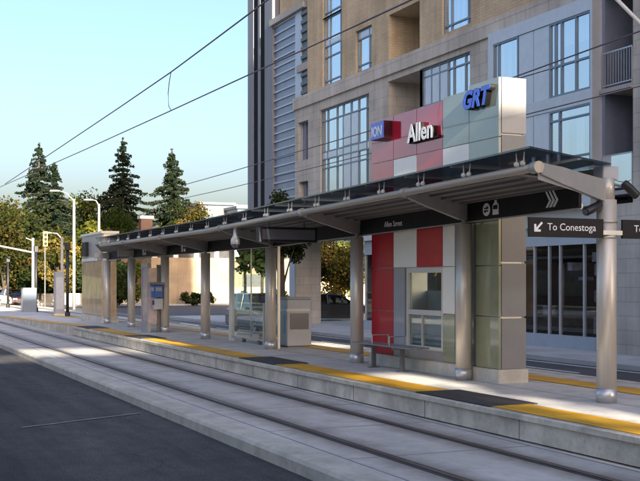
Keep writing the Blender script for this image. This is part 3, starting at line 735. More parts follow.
# window through the wall
wf = MB(); wf.box(-17.98, -17.90, 9.70, 9.78, .93, 2.42); wf.box(-16.68, -16.60, 9.70, 9.78, .93, 2.42); wf.box(-17.90, -16.68, 9.70, 9.78, 2.33, 2.42); wf.box(-17.90, -16.68, 9.70, 9.78, .93, .99)
wf.box(-17.90, -16.68, 9.695, 9.775, 1.56, 1.65); wf.box(-17.42, -17.40, 9.71, 9.76, .99, 1.56)
wo = wf.build('window_frame', 'frame_cream', sw)
MB().box(-17.9, -16.68, 9.735, 9.745, .99, 2.33).build('pane', 'clear_pane', wo)
# three box signs on its face
sb = MB().box(-19.06, -18.50, 9.50, 9.678, 4.93, 5.26).build('line_sign', 'sign_red', sw)
MB().box(-19.055, -18.505, 9.488, 9.499, 4.935, 5.255).build('sign_face', 'blue_sign', sb)
text('lettering', 'ION', .27, 'letter_white', sb, (-19.02, 9.486, 4.99), depth=.004, sx=.92, bold=.006)
MB().box(-17.69, -16.65, 9.62, 9.677, 4.72, 4.76).build('letter_tray', 'sign_black', sw)
text('lettering', 'Allen', .46, 'sign_black', sw, (-17.72, 9.63, 4.74), depth=.045, sx=.98, bold=.012)
text('lettering', 'Allen', .46, 'letter_white', sw, (-17.72, 9.583, 4.74), depth=.003, sx=.98, bold=.010)
text('lettering', 'GRT', .40, 'sign_black', sw, (-15.78, 9.625, 5.07), depth=.050, shear=.25, sx=1.02, bold=.022)
text('lettering', 'GRT', .40, 'blue_sign', sw, (-15.78, 9.572, 5.07), depth=.004, shear=.25, sx=1.02, bold=.016)

# second name wall at the far end
s2 = thing('name_wall', 'smaller tan panelled slab wall at the far end of the platform', 'sign wall', (-46, 9.9, .5))
MB().box(-48, -44.05, 9.74, 10.3, .45, 4.12).build('core', 'aluminium', s2)
for k in range(4):
    a = -48+k*.99
    MB().box(a+.01, a+.97, 9.69, 9.74, .75, 3.0).build('panel', 'tan_panel', s2); MB().box(a+.01, a+.97, 9.69, 9.74, 3.02, 4.12).build('panel', 'grey_panel', s2)
for e, h, mt in ((.75, 2.98, 'tan_panel'), (3.02, 4.12, 'white_glass')): MB().box(-44.05, -44.0, 9.76, 10.28, e, h).build('side_panel', mt, s2)  # upper side panel whitened in colour to look sunlit
MB().box(-48.1, -43.9, 9.66, 10.36, .4, .74).build('plinth', 'concrete_light', s2)
MB().box(-48.1, -43.9, 9.64, 10.38, 4.12, 4.22).build('cap', 'white_paint', s2)
MB().box(-47.4, -46.6, 9.56, 9.69, 3.25, 3.85).build('line_sign', 'sign_black', s2)
MB().box(-48, -45, 9.67, 9.69, 3.02, 3.16).build('light_strip', 'white_paint', s2)

# ------------------------------------------------------------------ platform furniture
def bench(x0, x1, y, label, mt, back=False):
    b_ = thing('bench', label, 'bench', ((x0+x1)/2, y, ZP), 'platform benches')
    s_ = MB()
    for k in range(5): s_.box(x0, x1, y-.21+k*.085, y-.14+k*.085, ZP+.45, ZP+.475)
    s_.build('seat', mt, b_)
    for xx in (x0+(x1-x0)*.22, x0+(x1-x0)*.72):
        l = MB().box(xx-.025, xx+.025, y-.04, y+.04, ZP+.004, ZP+.41); l.box(xx-.03, xx+.03, y-.2, y+.2, ZP+.41, ZP+.45); l.box(xx-.07, xx+.07, y-.10, y+.10, ZP+.004, ZP+.018); l.build('leg', 'dark_metal', b_)
    for xx in ((x0+x1)/2-.35, (x0+x1)/2+.35):
        MB().tube([(xx, y-.18, ZP+.475), (xx, y-.18, ZP+.64), (xx, y+.16, ZP+.64), (xx, y+.16, ZP+.475)], .013, 8).build('armrest', 'aluminium', b_)
    return b_
bench(-19.05, -16.75, 9.30, 'grey slatted metal bench against the red and white panel wall', 'seat_metal')
bench(-27.9, -26.4, 10.4, 'pale metal bench behind the tall glass windscreen', 'aluminium')
gs = thing('windscreen', 'full height clear glass windscreen with a white end post between two columns', 'glass screen', (-27, 10.0, ZP))
MB().box(-28.62, -28.50, 9.85, 9.97, ZP, 3.2).build('post', 'white_paint', gs); MB().box(-25.05, -24.99, 9.88, 9.94, ZP, 3.2).build('post', 'aluminium', gs)
MB().box(-28.5, -25.05, 9.905, 9.917, ZP+.17, 3.15).build('glass_panel', 'clear_pane', gs)
MB().box(-28.5, -25.05, 9.88, 9.94, ZP+.10, ZP+.15).build('bottom_rail', 'aluminium', gs)
bk = MB()
for xx in (-27.6, -26.4, -25.5): bk.box(xx, xx+.1, 9.87, 9.95, ZP+.004, ZP+.12)
bk.build('foot', 'dark_metal', gs); MB().box(-27.0, -26.985, 9.893, 9.93, ZP+.17, 3.15).build('glass_joint', 'aluminium', gs)
lg = thing('glass_barrier', 'low round cornered glass barrier beside the grey ticket machine', 'glass screen', (-25.0, 9.62, ZP))
out = [(-25.55, ZP+.08), (-24.62, ZP+.08), (-24.62, ZP+1.02)]+[(-24.72+.1*math.cos(t), ZP+1.02+.1*math.sin(t)) for t in (.3, .8, 1.2, 1.57)]+[(-25.45, ZP+1.12), (-25.52, ZP+1.09), (-25.55, ZP+1.02)]
MB().prism(out, 'y', 9.73, 9.745).build('glass_panel', 'clear_pane', lg)
MB().box(-25.6, -25.55, 9.71, 9.765, ZP, ZP+1.1).build('post', 'aluminium', lg); MB().box(-24.60, -24.56, 9.71, 9.765, ZP, ZP+1.05).build('post', 'aluminium', lg)
tm = thing('ticket_machine', 'waist high grey ticket machine with a white stripe behind the steel column', 'ticket machine', (-25.4, 10.4, ZP))
MB().bbox(-25.55, -24.98, 10.12, 10.78, ZP+.04, ZP+1.2, .02).build('cabinet', 'cabinet_grey', tm); MB().box(-25.5, -25.03, 10.16, 10.74, ZP, ZP+.04).build('plinth', 'dark_metal', tm)
MB().box(-25.53, -24.975, 10.108, 10.74, ZP+.90, ZP+.96).build('stripe', 'white_paint', tm); MB().box(-25.56, -24.97, 10.11, 10.79, ZP+1.2, ZP+1.25).build('lid', 'cabinet_white', tm)
MB().box(-24.978, -24.968, 10.2, 10.7, ZP+.45, ZP+.85).build('screen', 'dark_panel', tm); MB().box(-25.4, -25.15, 10.105, 10.12, ZP+.35, ZP+.8).build('door_panel', 'cabinet_grey', tm)
mk = thing('map_stand', 'upright framed map panel between two columns at the far end of the platform', 'map stand', (-34.3, 9.15, ZP))
fr = MB(); fr.box(-34.78, -34.70, 8.95, 9.05, ZP, 2.75); fr.box(-34.06, -33.98, 8.95, 9.05, ZP, 2.75); fr.box(-34.70, -34.06, 8.95, 9.05, 2.62, 2.75); fr.box(-34.70, -34.06, 8.95, 9.05, ZP+.0, ZP+.35)
fr.build('frame', 'arm_metal', mk); MB().box(-34.70, -34.06, 8.98, 9.02, ZP+.35, 2.62).build('map_panel', 'map_face', mk)
MB().box(-33.978, -33.96, 8.97, 9.25, ZP+.3, 2.6).build('map_panel', 'map_face', mk); MB().box(-34.0, -33.96, 9.25, 9.4, ZP, 2.7).build('frame', 'dark_metal', mk)
bb = thing('fare_box', 'bright blue fare validator with grey lower box fixed to a column', 'fare box', (-33.75, 9.3, 1.2))
MB().bbox(-33.93, -33.55, 9.05, 9.36, 1.66, 2.06, .03).build('housing', 'blue_plastic', bb); MB().box(-33.9, -33.58, 9.03, 9.05, 1.86, 1.98).build('screen', 'cabinet_white', bb)
MB().box(-33.545, -33.54, 9.1, 9.3, 1.86, 1.98).build('screen', 'cabinet_white', bb)
MB().bbox(-33.88, -33.6, 9.08, 9.36, 1.28, 1.63, .02).build('lower_box', 'cabinet_grey', bb); MB().box(-33.85, -33.63, 9.07, 9.08, 1.42, 1.56).build('ticket_slot', 'black_plastic', bb); MB().box(-33.98, -33.52, 9.02, 9.38, 2.06, 2.14).build('hood', 'dark_metal', bb)

# wayfinding blade sign on the last column
ws = thing('wayfinding_sign', 'black direction sign with white arrow reading To Conestoga strapped to the nearest column', 'direction sign', (-11.9, 9.5, 2.75))
MB().bbox(-11.80, -11.76, 8.15, 9.34, 2.755, 3.01, .004).build('board', 'sign_black', ws); MB().bbox(-11.80, -11.76, 9.66, 10.85, 2.755, 3.01, .004).build('board', 'sign_black', ws)
for z in (2.76, 2.97): MB().tube([(-11.9, 9.5, z), (-11.9, 9.5, z+.025)], .147, 24).build('strap', 'aluminium', ws, smooth=True); 
MB().box(-11.795, -11.765, 9.34, 9.66, 2.80, 2.86).build('bracket', 'aluminium', ws)
text('lettering', 'To Conestoga', .135, 'letter_white', ws, (-11.757, 8.43, 2.845), face='+x', depth=.002)
text('lettering', 'To Fairview', .135, 'letter_white', ws, (-11.757, 9.85, 2.845), face='+x', depth=.002)
ar = MB()
def P2(u, v): return (8.285+u, 2.882+v)
ar.prism([P2(.072, .052), P2(.052, .072), P2(-.03, -.01), P2(-.03, .04), P2(-.06, .04), P2(-.06, -.06), P2(.04, -.06), P2(.04, -.03), P2(-.01, -.03)], 'x', -11.76, -11.754)
ar.build('arrow', 'letter_white', ws)
# hanging display
dp = thing('hanging_display', 'black departure display box hanging under the middle of the canopy', 'display', (-21, 8.5, 3.3))
MB().bbox(-21.10, -20.90, 7.85, 9.16, 2.99, 3.30, .01).build('housing', 'sign_black', dp); MB().box(-20.90, -20.893, 7.92, 9.10, 3.04, 3.25).build('screen', 'dark_panel', dp)
for yy in (8.1, 8.9): MB().tube([(-21, yy, 3.30), (-21, yy, 3.60)], .02, 8).build('hanger', 'dark_metal', dp)
# security cameras
def bullet(name, label, base, tip, mount):
    c_ = thing(name, label, 'camera', base, 'security cameras')
    bv, tv = Vector(base), Vector(tip); d = (tv-bv).normalized()
    MB().tube([bv, bv+d*.03, tv-d*.02, tv], [.045, .06, .06, .052], 14).build('housing', 'black_plastic', c_, smooth=True)
    MB().tube([tv-d*.002, tv+d*.006], .04, 12).build('lens', 'dark_panel', c_)
    MB().tube([mount, bv+d*.1], .018, 8).build('mount', 'dark_metal', c_)
bullet('security_camera', 'black tube camera tilting down at the top of the nearest column', (-11.82, 9.72, 3.52), (-11.75, 9.90, 3.33), (-11.9, 9.6, 3.5))
bullet('security_camera', 'black tube camera under the roof beam left of the nearest column', (-11.85, 9.36, 3.21), (-11.80, 9.07, 3.10), (-11.9, 9.40, 3.33))
def dome(label, x, y, z, mt):
    c_ = thing('dome_camera', label, 'camera', (x, y, z), 'dome cameras under the canopy')
    MB().tube([(x, y, z), (x, y, z+.10), (x, y, z+.2), (x, y, z+.42)], [.105, .105, .05, .04], 16).build('housing', mt, c_, smooth=True); MB().ball((x, y, z), .09, 14, 8).build('dome_glass', 'dark_panel', c_, smooth=True)
dome('white dome camera hanging below the roof edge near the windscreen', -22.95, 8.05, 3.0, 'white_paint')
dome('small pale dome camera under the roof left of the red panels', -20.5, 9.9, 3.04, 'cabinet_white')

# ------------------------------------------------------------------ overhead wires
def wire(label, y, pts, r, drops=()):
    o = thing('overhead_wire', label, 'wire', (-30, y, 5), 'overhead tram wires')
    MB().tube([(x, yy, z) for x, yy, z in pts], r, 6).build('cable', 'wire', o)
    return o
import math as _m
def onY(px, py, Y):
    t = (px-320)/1084.0; d = Y/(St+t*Ct); return (d*(-Ct+t*St), Y, EYE+(281-py)*d/1084.0)
wc = 6.37
def line(pts, Y, ext):
    P = [onY(a, b_, Y) for a, b_ in pts]
    a, b_ = Vector(P[-2]), Vector(P[-1]); P.append(tuple(b_+(b_-a).normalized()*ext)); return P
w1 = wire('upper suspension wire over the near track, joined by a loop to the one below', wc, line([(5, 184), (47, 156), (120, 107), (171, 72), (210, 43), (246, 16)], wc, 30), .014)
lo_ = [(0, 187), (84, 150), (170, 111), (246, 76), (330, 37.5), (400, 5)]
w2 = wire('lower contact wire over the near track, joined to the wire above', wc, line(lo_, wc, 30), .012)
p0, p1 = onY(171, 72, wc), onY(170, 111, wc)
MB().tube([p0, (p0[0]-.14, wc, p0[2]-.2), (p0[0]-.22, wc, (p0[2]+p1[2])/2), (p1[0]-.1, wc, p1[2]+.12), (p1[0]+.06, wc, p1[2]+.02)], .009, 6).build('jumper_loop', 'wire', w1)
Y2 = 12.6
wire('upper wire over the far track crossing the glass bay', Y2, line([(180, 186), (230, 172), (300, 151), (400, 122), (517, 76), (640, 31)], Y2, 20), .014)
wire('lower wire over the far track crossing the louvred bay', Y2, line([(180, 199), (230, 188), (300, 171), (400, 146), (500, 121)], Y2, 25), .012)

cp = thing('catenary_pole', 'pale catenary pole whose stay tube crosses the top right corner of the view', 'pole', (*at(700, 24), 0))
x, y = at(700, 24); a0, a1 = at(598, 24), at(700, 24)
MB().tube([(x, y, 0), (x, y, 10.5)], [.15, .11], 12).build('pole', 'galvanised', cp, smooth=True)
MB().tube([(a0[0], a0[1], EYE+(281+20)*24/1084), (a1[0], a1[1], EYE+(281-84)*24/1084)], .042, 10).build('stay_tube', 'white_paint', cp, smooth=True)
# ------------------------------------------------------------------ trees
def leafquad(mb, c, s, t, up=.35):
    n = Vector((random.gauss(0, 1), random.gauss(0, 1), random.gauss(0, 1)+up)).normalized()
    u = n.cross(Vector((random.random()-.5, random.random()-.5, random.random()-.5))).normalized(); v = n.cross(u)
    a = s*(.6+random.random()*.7); b_ = a*(.5+random.random()*.3); c = Vector(c)
    mb.quad(tuple(c-u*a), tuple(c+v*b_), tuple(c+u*a), tuple(c-v*b_), t)
def spruce(px, d, H, Rm, seed, label, lean=0):
    random.seed(seed); x, y = at(px, d)
    t = thing('spruce_tree', label, 'tree', (x, y, 0), 'conifers beyond the far end of the station')
    tr = MB().tube([(x, y, -.2), (x, y, H*.5), (x+lean, y, H)], [.30, .18, .03], 8)
    lf = MB(); z = H*.06
    while z < H*.985:
        f_ = (1-z/H); n = 6 if f_ > .15 else 4
        rr = Rm*(f_**.95)+.14; a0 = random.random()*6.28; tier = random.uniform(.75, 1.15)
        for k in range(n):
            a = a0+6.283*k/n+random.gauss(0, .3); L = rr*tier*random.uniform(.55, 1.25); tn = random.random()
            if random.random() < .16: continue
            m_ = max(5, int(L/.13)); rise = random.uniform(-.30, .04)
            ca, sa = math.cos(a), math.sin(a)
            if L > .8: tr.tube([(x, y, z), (x+ca*L*.5, y+sa*L*.5, z+rise*L*.25-.03*L), (x+ca*L*.92, y+sa*L*.92, z+rise*L*.45-.10*L)], [.03, .022, .010], 4, cap=False)
            for q in range(m_):
                s_ = (q+.6)/m_; r_ = L*s_
                wid = .08+.26*L*s_*(1.05-s_)
                for side in range(6):
                    off = random.gauss(0, wid); dr_ = -.13*s_*s_*L+rise*r_*.5+.14*L*max(0, s_-.7)
                    leafquad(lf, (x+ca*r_-sa*off, y+sa*r_+ca*off, z+dr_-abs(off)*.32-random.random()*.26), .15, min(1, max(0, tn*.6+.35*s_*random.random()+.05)), .25)
        z += (.30+.30*f_)*random.uniform(.7, 1.3)*(H/16)
    for k in range(60): leafquad(lf, (x+random.gauss(0, .05), y+random.gauss(0, .05), H-1.0+1.0*random.random()), .10, .4)
    tr.build('trunk', 'bark', t); lf.build('crown', 'leaf_spruce', t, tint=True)
def broadleaf(x, y, H, Rm, seed, label, mt, z0=.3, n=26, leaf=.15, per=210, group='broadleaf trees around the station', trunk=True, name='broadleaf_tree', cat='tree', squash=1.0, base=0.0):
    random.seed(seed)
    t = thing(name, label, cat, (x, y, base), group)
    ch = H*(1-z0); cz = base+H*z0+ch*.5
    tr = MB(); tr.tube([(x, y, base-.3), (x+.05, y, base+H*z0), (x, y, cz+ch*.1)], [.05+.018*H, .04+.013*H, .04], 8)
    lf = MB(); cents = []
    for k in range(n):
        v = Vector((random.gauss(0, 1), random.gauss(0, 1), random.gauss(0, 1))).normalized()*(random.random()**.4)
        c = Vector((x+v.x*Rm*.85, y+v.y*Rm*.85, cz+v.z*ch*.46*(1-.15*random.random()))); cents.append(c)
        if k < 9 and trunk: s0 = Vector((x, y, base+H*z0*random.uniform(.8, 1.3))); tr.tube([s0, (s0+c)/2+Vector((0, 0, .2)), c], [.02+.007*H, .03, .012], 5)
        tn = random.random(); cr = Rm*random.uniform(.24, .44)
        for q in range(per):
            w_ = Vector((random.gauss(0, 1), random.gauss(0, 1), random.gauss(0, .8))).normalized()*cr*(random.random()**.45)
            leafquad(lf, c+w_*squash, leaf, min(1, max(0, tn+random.gauss(0, .16))))
    tr.build('trunk', 'bark', t); lf.build('crown', mt, t, tint=True)
    return t
spruce(39, 108, 16.0, 6.6, 11, 'dark dense spruce with a second peak at its right, left of the other conifers')
spruce(54, 104, 13.6, 5.2, 12, 'shorter dark spruce leaning against the dense spruce at the far left')
spruce(123, 112, 17.0, 6.2, 13, 'tall thin topped spruce with ragged tiers between the other two conifers', )
spruce(172, 118, 16.6, 6.4, 14, 'slender sparse spruce rising just above the canopy roof')
def B(px, d, top, Rm, seed, label, mt, **k):
    x, y = at(px, d); H = EYE+(281-top)*d/1084.0-k.get('base', 0)
    return broadleaf(x, y, H, Rm, seed, label, mt, **k)
B(4, 96, 190, 4.4, 21, 'rusty orange and green autumn tree cut by the left edge of the photo', 'leaf_orange', z0=.10, n=44)
B(22, 104, 202, 4.4, 22, 'dark green leafy tree under the dense spruce', 'leaf_dark', z0=.05, n=44)
B(58, 92, 226, 1.7, 23, 'small golden orange tree beside the white lamp post', 'leaf_gold', z0=.10, n=22)
B(72, 116, 193, 4.4, 24, 'dark rounded tree behind the tall white lamp post', 'leaf_dark', z0=.05, n=44)
B(97, 114, 185, 4.6, 25, 'sunny yellow green tree behind the curved lamp post', 'leaf_green', z0=.08, n=48)
B(88, 100, 222, 1.9, 26, 'bright yellow shrubby tree below the yellow green one', 'leaf_yellow', z0=.05, n=22)
B(114, 106, 207, 3.4, 27, 'yellow green tree at the foot of the tall spruce', 'leaf_green', z0=.08, n=36)
B(142, 116, 208, 3.8, 28, 'mid green tree between the tall spruce and the slender one', 'leaf_green', z0=.08, n=40)
B(160, 124, 204, 3.8, 29, 'dark green tree below the slender spruce', 'leaf_dark', z0=.08, n=40)
B(187, 114, 200, 3.0, 30, 'orange tinged tree at the right of the slender spruce', 'leaf_orange', z0=.08, n=34)
B(40, 97, 250, 2.6, 31, 'low dark bush on the bank behind the traffic signal', 'leaf_dark', z0=.05, trunk=False, base=.8, name='bush', cat='bush', group='bushes on the bank')
B(14, 99, 246, 2.8, 32, 'low green bush on the bank at the far left', 'leaf_green', z0=.05, trunk=False, base=.8, name='bush', cat='bush', group='bushes on the bank')
B(70, 99, 256, 2.2, 33, 'low dark bush on the bank behind the white cabinet', 'leaf_dark', z0=.05, trunk=False, base=.8, name='bush', cat='bush', group='bushes on the bank')
B(282, 49.5, 178, 1.25, 38, 'dark pointed street tree rising in front of the louvred bay', 'leaf_dark', z0=.3, n=40, leaf=.075, per=330)
B(262, 84, 232, 2.0, 34, 'dark leafy street tree seen through the windscreen in front of the cream building', 'leaf_dark', z0=.42, n=24)
B(245, 80, 244, .9, 35, 'thin young street tree with a dark trunk seen through the windscreen', 'leaf_dark', z0=.5, n=12, per=50)
B(334, 66, 236, 2.2, 36, 'golden leaved tree in the gap between the pillar and the red panels', 'leaf_gold', z0=.2, n=30, leaf=.09, per=420)
B(352, 78, 236, 2.4, 37, 'green leaved tree behind the golden one in the gap', 'leaf_green', z0=.2, n=20)
for k, (px_, d_) in enumerate(((196, 95), (208, 95))):
    B(px_, d_, 292, .8, 40+k, ('dark clipped shrub at the left foot of the cream building', 'dark clipped shrub at the right foot of the cream wall by the column')[k], 'leaf_dark', z0=.02, n=8, per=60, trunk=False, name='shrub', cat='shrub', group='shrubs by the cream building')

random.seed(5)
for k, (yy, rr_, hh, mt_, lb_) in enumerate(((34.0, .9, 1.3, 'leaf_green', 'round green shrub at the cream wall just left of the windscreen post'), (36.0, .7, 1.0, 'leaf_gold', 'small golden shrub on the lit planting bed behind the windscreen'), (37.6, 1.0, 1.5, 'leaf_dark', 'dark round shrub on the lit planting bed behind the windscreen'), (39.6, .8, 1.1, 'leaf_green', 'green shrub on the planting bed right of the dark round one'), (41.6, 1.1, 1.6, 'leaf_gold', 'golden shrub at the right end of the planting bed'), (28.5, .8, 1.1, 'leaf_dark', 'low dark shrub at the left end of the cream wall'), (30.3, .6, .9, 'leaf_green', 'small green shrub near the left end of the cream wall'))):
    broadleaf(-94.3, yy, hh, rr_, 90+k, lb_, mt_, z0=.02, n=10, per=70, leaf=.10, trunk=False, name='shrub', cat='shrub', group='shrubs by the cream building')
for k, (px_, d_, tp, R_, lb_) in enumerate(((117, 88, 262, 1.6, 'dark bush in front of the brick house'), (128, 92, 258, 1.8, 'green bush in front of the brick house'))):
    B(px_, d_, tp, R_, 110+k, lb_, ('leaf_dark', 'leaf_green')[k], z0=.02, n=16, trunk=False, name='bush', cat='bush', group='bushes on the bank')
# ------------------------------------------------------------------ bank and things across the far junction
lw = MB().box(-99.5, -99.1, 4, 26.5, -.05, 1.05); tag(lw.build('low_wall', 'concrete_light'), 'low pale retaining wall below the grassy bank across the junction', 'wall')
bk = MB(); bk.quad((-150, -10, 3.2), (-99.5, -10, .95), (-99.5, 27, .95), (-150, 27, 3.2)); tag(bk.build('grass_bank', 'grass'), kind='structure')
struct('far_lawn', MB().quad((-98.9, -40, .02), (-96, -40, .02), (-96, 16, .02), (-98.9, 16, .02)), 'grass')
cb = thing('low_building', 'sunlit cream low building with pale piers and dark upper windows across the side street', 'building', (-96, 35, 0))
wh = [(-0, 0, 0, 0)]
MB().box(-112, -95.5, 25.5, 52, .0, 4.3).build('wall', 'cream_brick', cb)
MB().box(-112, -95.7, 25.7, 52, 4.3, 5.2).build('clerestory', 'room_dark', cb)
for k in range(14): yy = 25.6+k*1.95; MB().box(-95.7, -95.45, yy, yy+.45, 4.3, 5.2).build('pier', 'white_paint', cb)
MB().box(-112.3, -95.0, 25.2, 52.3, 5.2, 5.6).build('roof', 'slab_edge', cb)
MB().box(-95.5, -95.42, 34.2, 36.2, 1.4, 2.8).build('window', 'dark_panel', cb)
MB().box(-95.5, -95.2, 33, 48, 0, 1.6).build('base_course', 'lit_stone', cb)
tw_ = thing('glass_office', 'far blue glazed office block with a flat roof above the canopy', 'building', (-150, 90, 0))
for a, d_, top, ww, dd in ((207, 230, 207, 14, 14), (224, 240, 209, 20, 14), (240, 225, 211, 12, 14)):
    x, y = at(a, d_); zt = EYE+(281-top)*d_/1084
    MB().box(x-dd/2, x+dd/2, y-ww/4, y+ww/4, 0, zt).build('wall', 'far_blue', tw_)
    rr = MB(); rr.box(x-dd/2-.5, x+dd/2+.5, y-ww/4-.4, y+ww/4+.4, zt, zt+.5); rr.build('roof', 'roof_dark', tw_)
    MB().box(x+dd/2+.02, x+dd/2+.06, y-ww/4, y+ww/4, zt-2.2, zt-1).build('window_band', 'dark_panel', tw_)
# brick chimney stack far behind the canopy
x, y = at(137, 105); ch = thing('brick_house', 'small brick house with a chimney behind the far canopy roof', 'house', (x, y, 0))
MB().box(x-5, x+4, y-2.5, y+4, 0, 5.6).build('wall', 'dark_brick', ch)
MB().prism([(y-2.9, 5.55), (y+4.4, 5.55), (y+.8, 7.4)], 'x', x-5.3, x+4.3).build('roof', 'roof_dark', ch)
MB().box(x+3.0, x+3.9, y-.6, y+.5, 5.5, 8.0).build('chimney', 'dark_brick', ch); MB().box(x+2.9, x+4.0, y-.7, y+.6, 8.0, 8.3).build('chimney_cap', 'white_paint', ch)
# lamp posts
def lamp(px, d, top, armpx, armtop, label, base=0.0):
    x, y = at(px, d); H = EYE+(281-top)*d/1084; ax, ay = at(armpx, d); az = EYE+(281-armtop)*d/1084
    o = thing('lamp_post', label, 'lamp post', (x, y, base), 'street lamps across the junction')
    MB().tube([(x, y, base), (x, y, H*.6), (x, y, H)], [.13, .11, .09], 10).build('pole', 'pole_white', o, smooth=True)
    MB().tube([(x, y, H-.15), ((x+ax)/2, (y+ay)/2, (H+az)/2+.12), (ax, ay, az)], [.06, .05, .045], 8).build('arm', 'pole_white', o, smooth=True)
    hx, hy = ax-x, ay-y; L = math.hypot(hx, hy); hx /= L; hy /= L
    MB().tube([(ax, ay, az), (ax+hx*.2, ay+hy*.2, az+.02), (ax+hx*.7, ay+hy*.7, az+.02), (ax+hx*.8, ay+hy*.8, az)], [.05, .085, .085, .04], 8).build('lantern', 'galvanised', o, smooth=True)
lamp(74, 82, 199, 60, 191, 'tall white lamp post with a straight slanting arm')
lamp(99, 90, 204, 93, 200, 'shorter white lamp post with a curved arm right of the tall one')
lamp(62, 88, 237, 52, 233, 'low white lamp post with a short arm behind the white cabinet')
# traffic signals
x, y = at(33, 78)
ts = thing('traffic_signal', 'white traffic signal pole with a long level arm reaching out to the left', 'traffic signal', (x, y, 0))
zt = EYE+(281-238)*78/1084
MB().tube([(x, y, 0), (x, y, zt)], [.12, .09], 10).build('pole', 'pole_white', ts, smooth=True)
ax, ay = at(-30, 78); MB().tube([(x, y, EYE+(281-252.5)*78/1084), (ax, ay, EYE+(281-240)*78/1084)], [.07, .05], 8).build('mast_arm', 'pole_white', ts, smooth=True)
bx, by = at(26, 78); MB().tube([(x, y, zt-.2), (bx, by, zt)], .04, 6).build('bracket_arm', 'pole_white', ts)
def sig(o, x, y, z, h=1.1, face='pole'):
    s_ = MB().bbox(x-.12, x+.12, y-.17, y+.17, z-h/2, z+h/2, .02).build('signal_head', 'signal_yellow', o)
    for k in (-1, 0, 1): MB().tube([(x+.12, y, z+k*h*.3), (x+.26, y, z+k*h*.3-.02)], .11, 12).build('lens_hood', 'lamp_black', s_)
x2, y2 = at(45, 84); t2 = thing('traffic_signal', 'yellow three lamp signal head on a thin pole among the autumn trees', 'traffic signal', (x2, y2, 0))
MB().tube([(x2, y2, 0), (x2, y2, EYE+(281-232)*84/1084)], .05, 8).build('pole', 'dark_metal', t2); sig(t2, x2+.1, y2, EYE+(281-239)*84/1084, 1.15)
# black posts on the median
for k, (px_, d_, top, lab) in enumerate(((36, 69, 252, 'tall black post beside the blue grey cabinet'), (67.5, 58, 250, 'black post between the white cabinet and the tan wall'), (8, 80, 262, 'black post farthest left near the parked cars'))):
    x, y = at(px_, d_); zt = EYE+(281-top)*d_/1084
    o = thing('black_post', lab, 'post', (x, y, .2), 'black posts on the median')
    MB().tube([(x, y, .2), (x, y, zt)], .085, 10).build('pole', 'lamp_black', o, smooth=True); MB().bbox(x-.14, x+.14, y-.14, y+.14, zt, zt+.4, .03).build('lamp_head', 'lamp_black', o)
    MB().tube([(x, y, .2), (x, y, .5)], .14, 10).build('base', 'lamp_black', o)
x, y = at(29, 69); c1 = thing('control_cabinet', 'blue grey control cabinet by the tall black post', 'cabinet', (x, y, .2))
MB().bbox(x-.4, x+.4, y-.42, y+.42, .2, 1.75, .02).build('housing', 'cabinet_blue', c1); MB().box(x+.4, x+.415, y-.35, y+.35, .35, 1.6).build('door', 'cabinet_blue', c1); MB().box(x-.38, x+.3, y-.44, y-.42, .3, 1.65).build('door', 'cabinet_white', c1)
x, y = at(59, 61); c2 = thing('information_pillar', 'tall white information pillar with a grey side near the far platform ramp', 'pillar', (x, y, .25))
MB().bbox(x-.28, x+.28, y-.26, y+.26, .25, 2.7, .03).build('housing', 'cabinet_white', c2); MB().box(x+.28, x+.295, y-.2, y+.2, .6, 2.4).build('face_panel', 'cabinet_grey', c2); MB().box(x-.33, x+.33, y-.32, y+.32, .22, .34).build('plinth', 'concrete_light', c2)

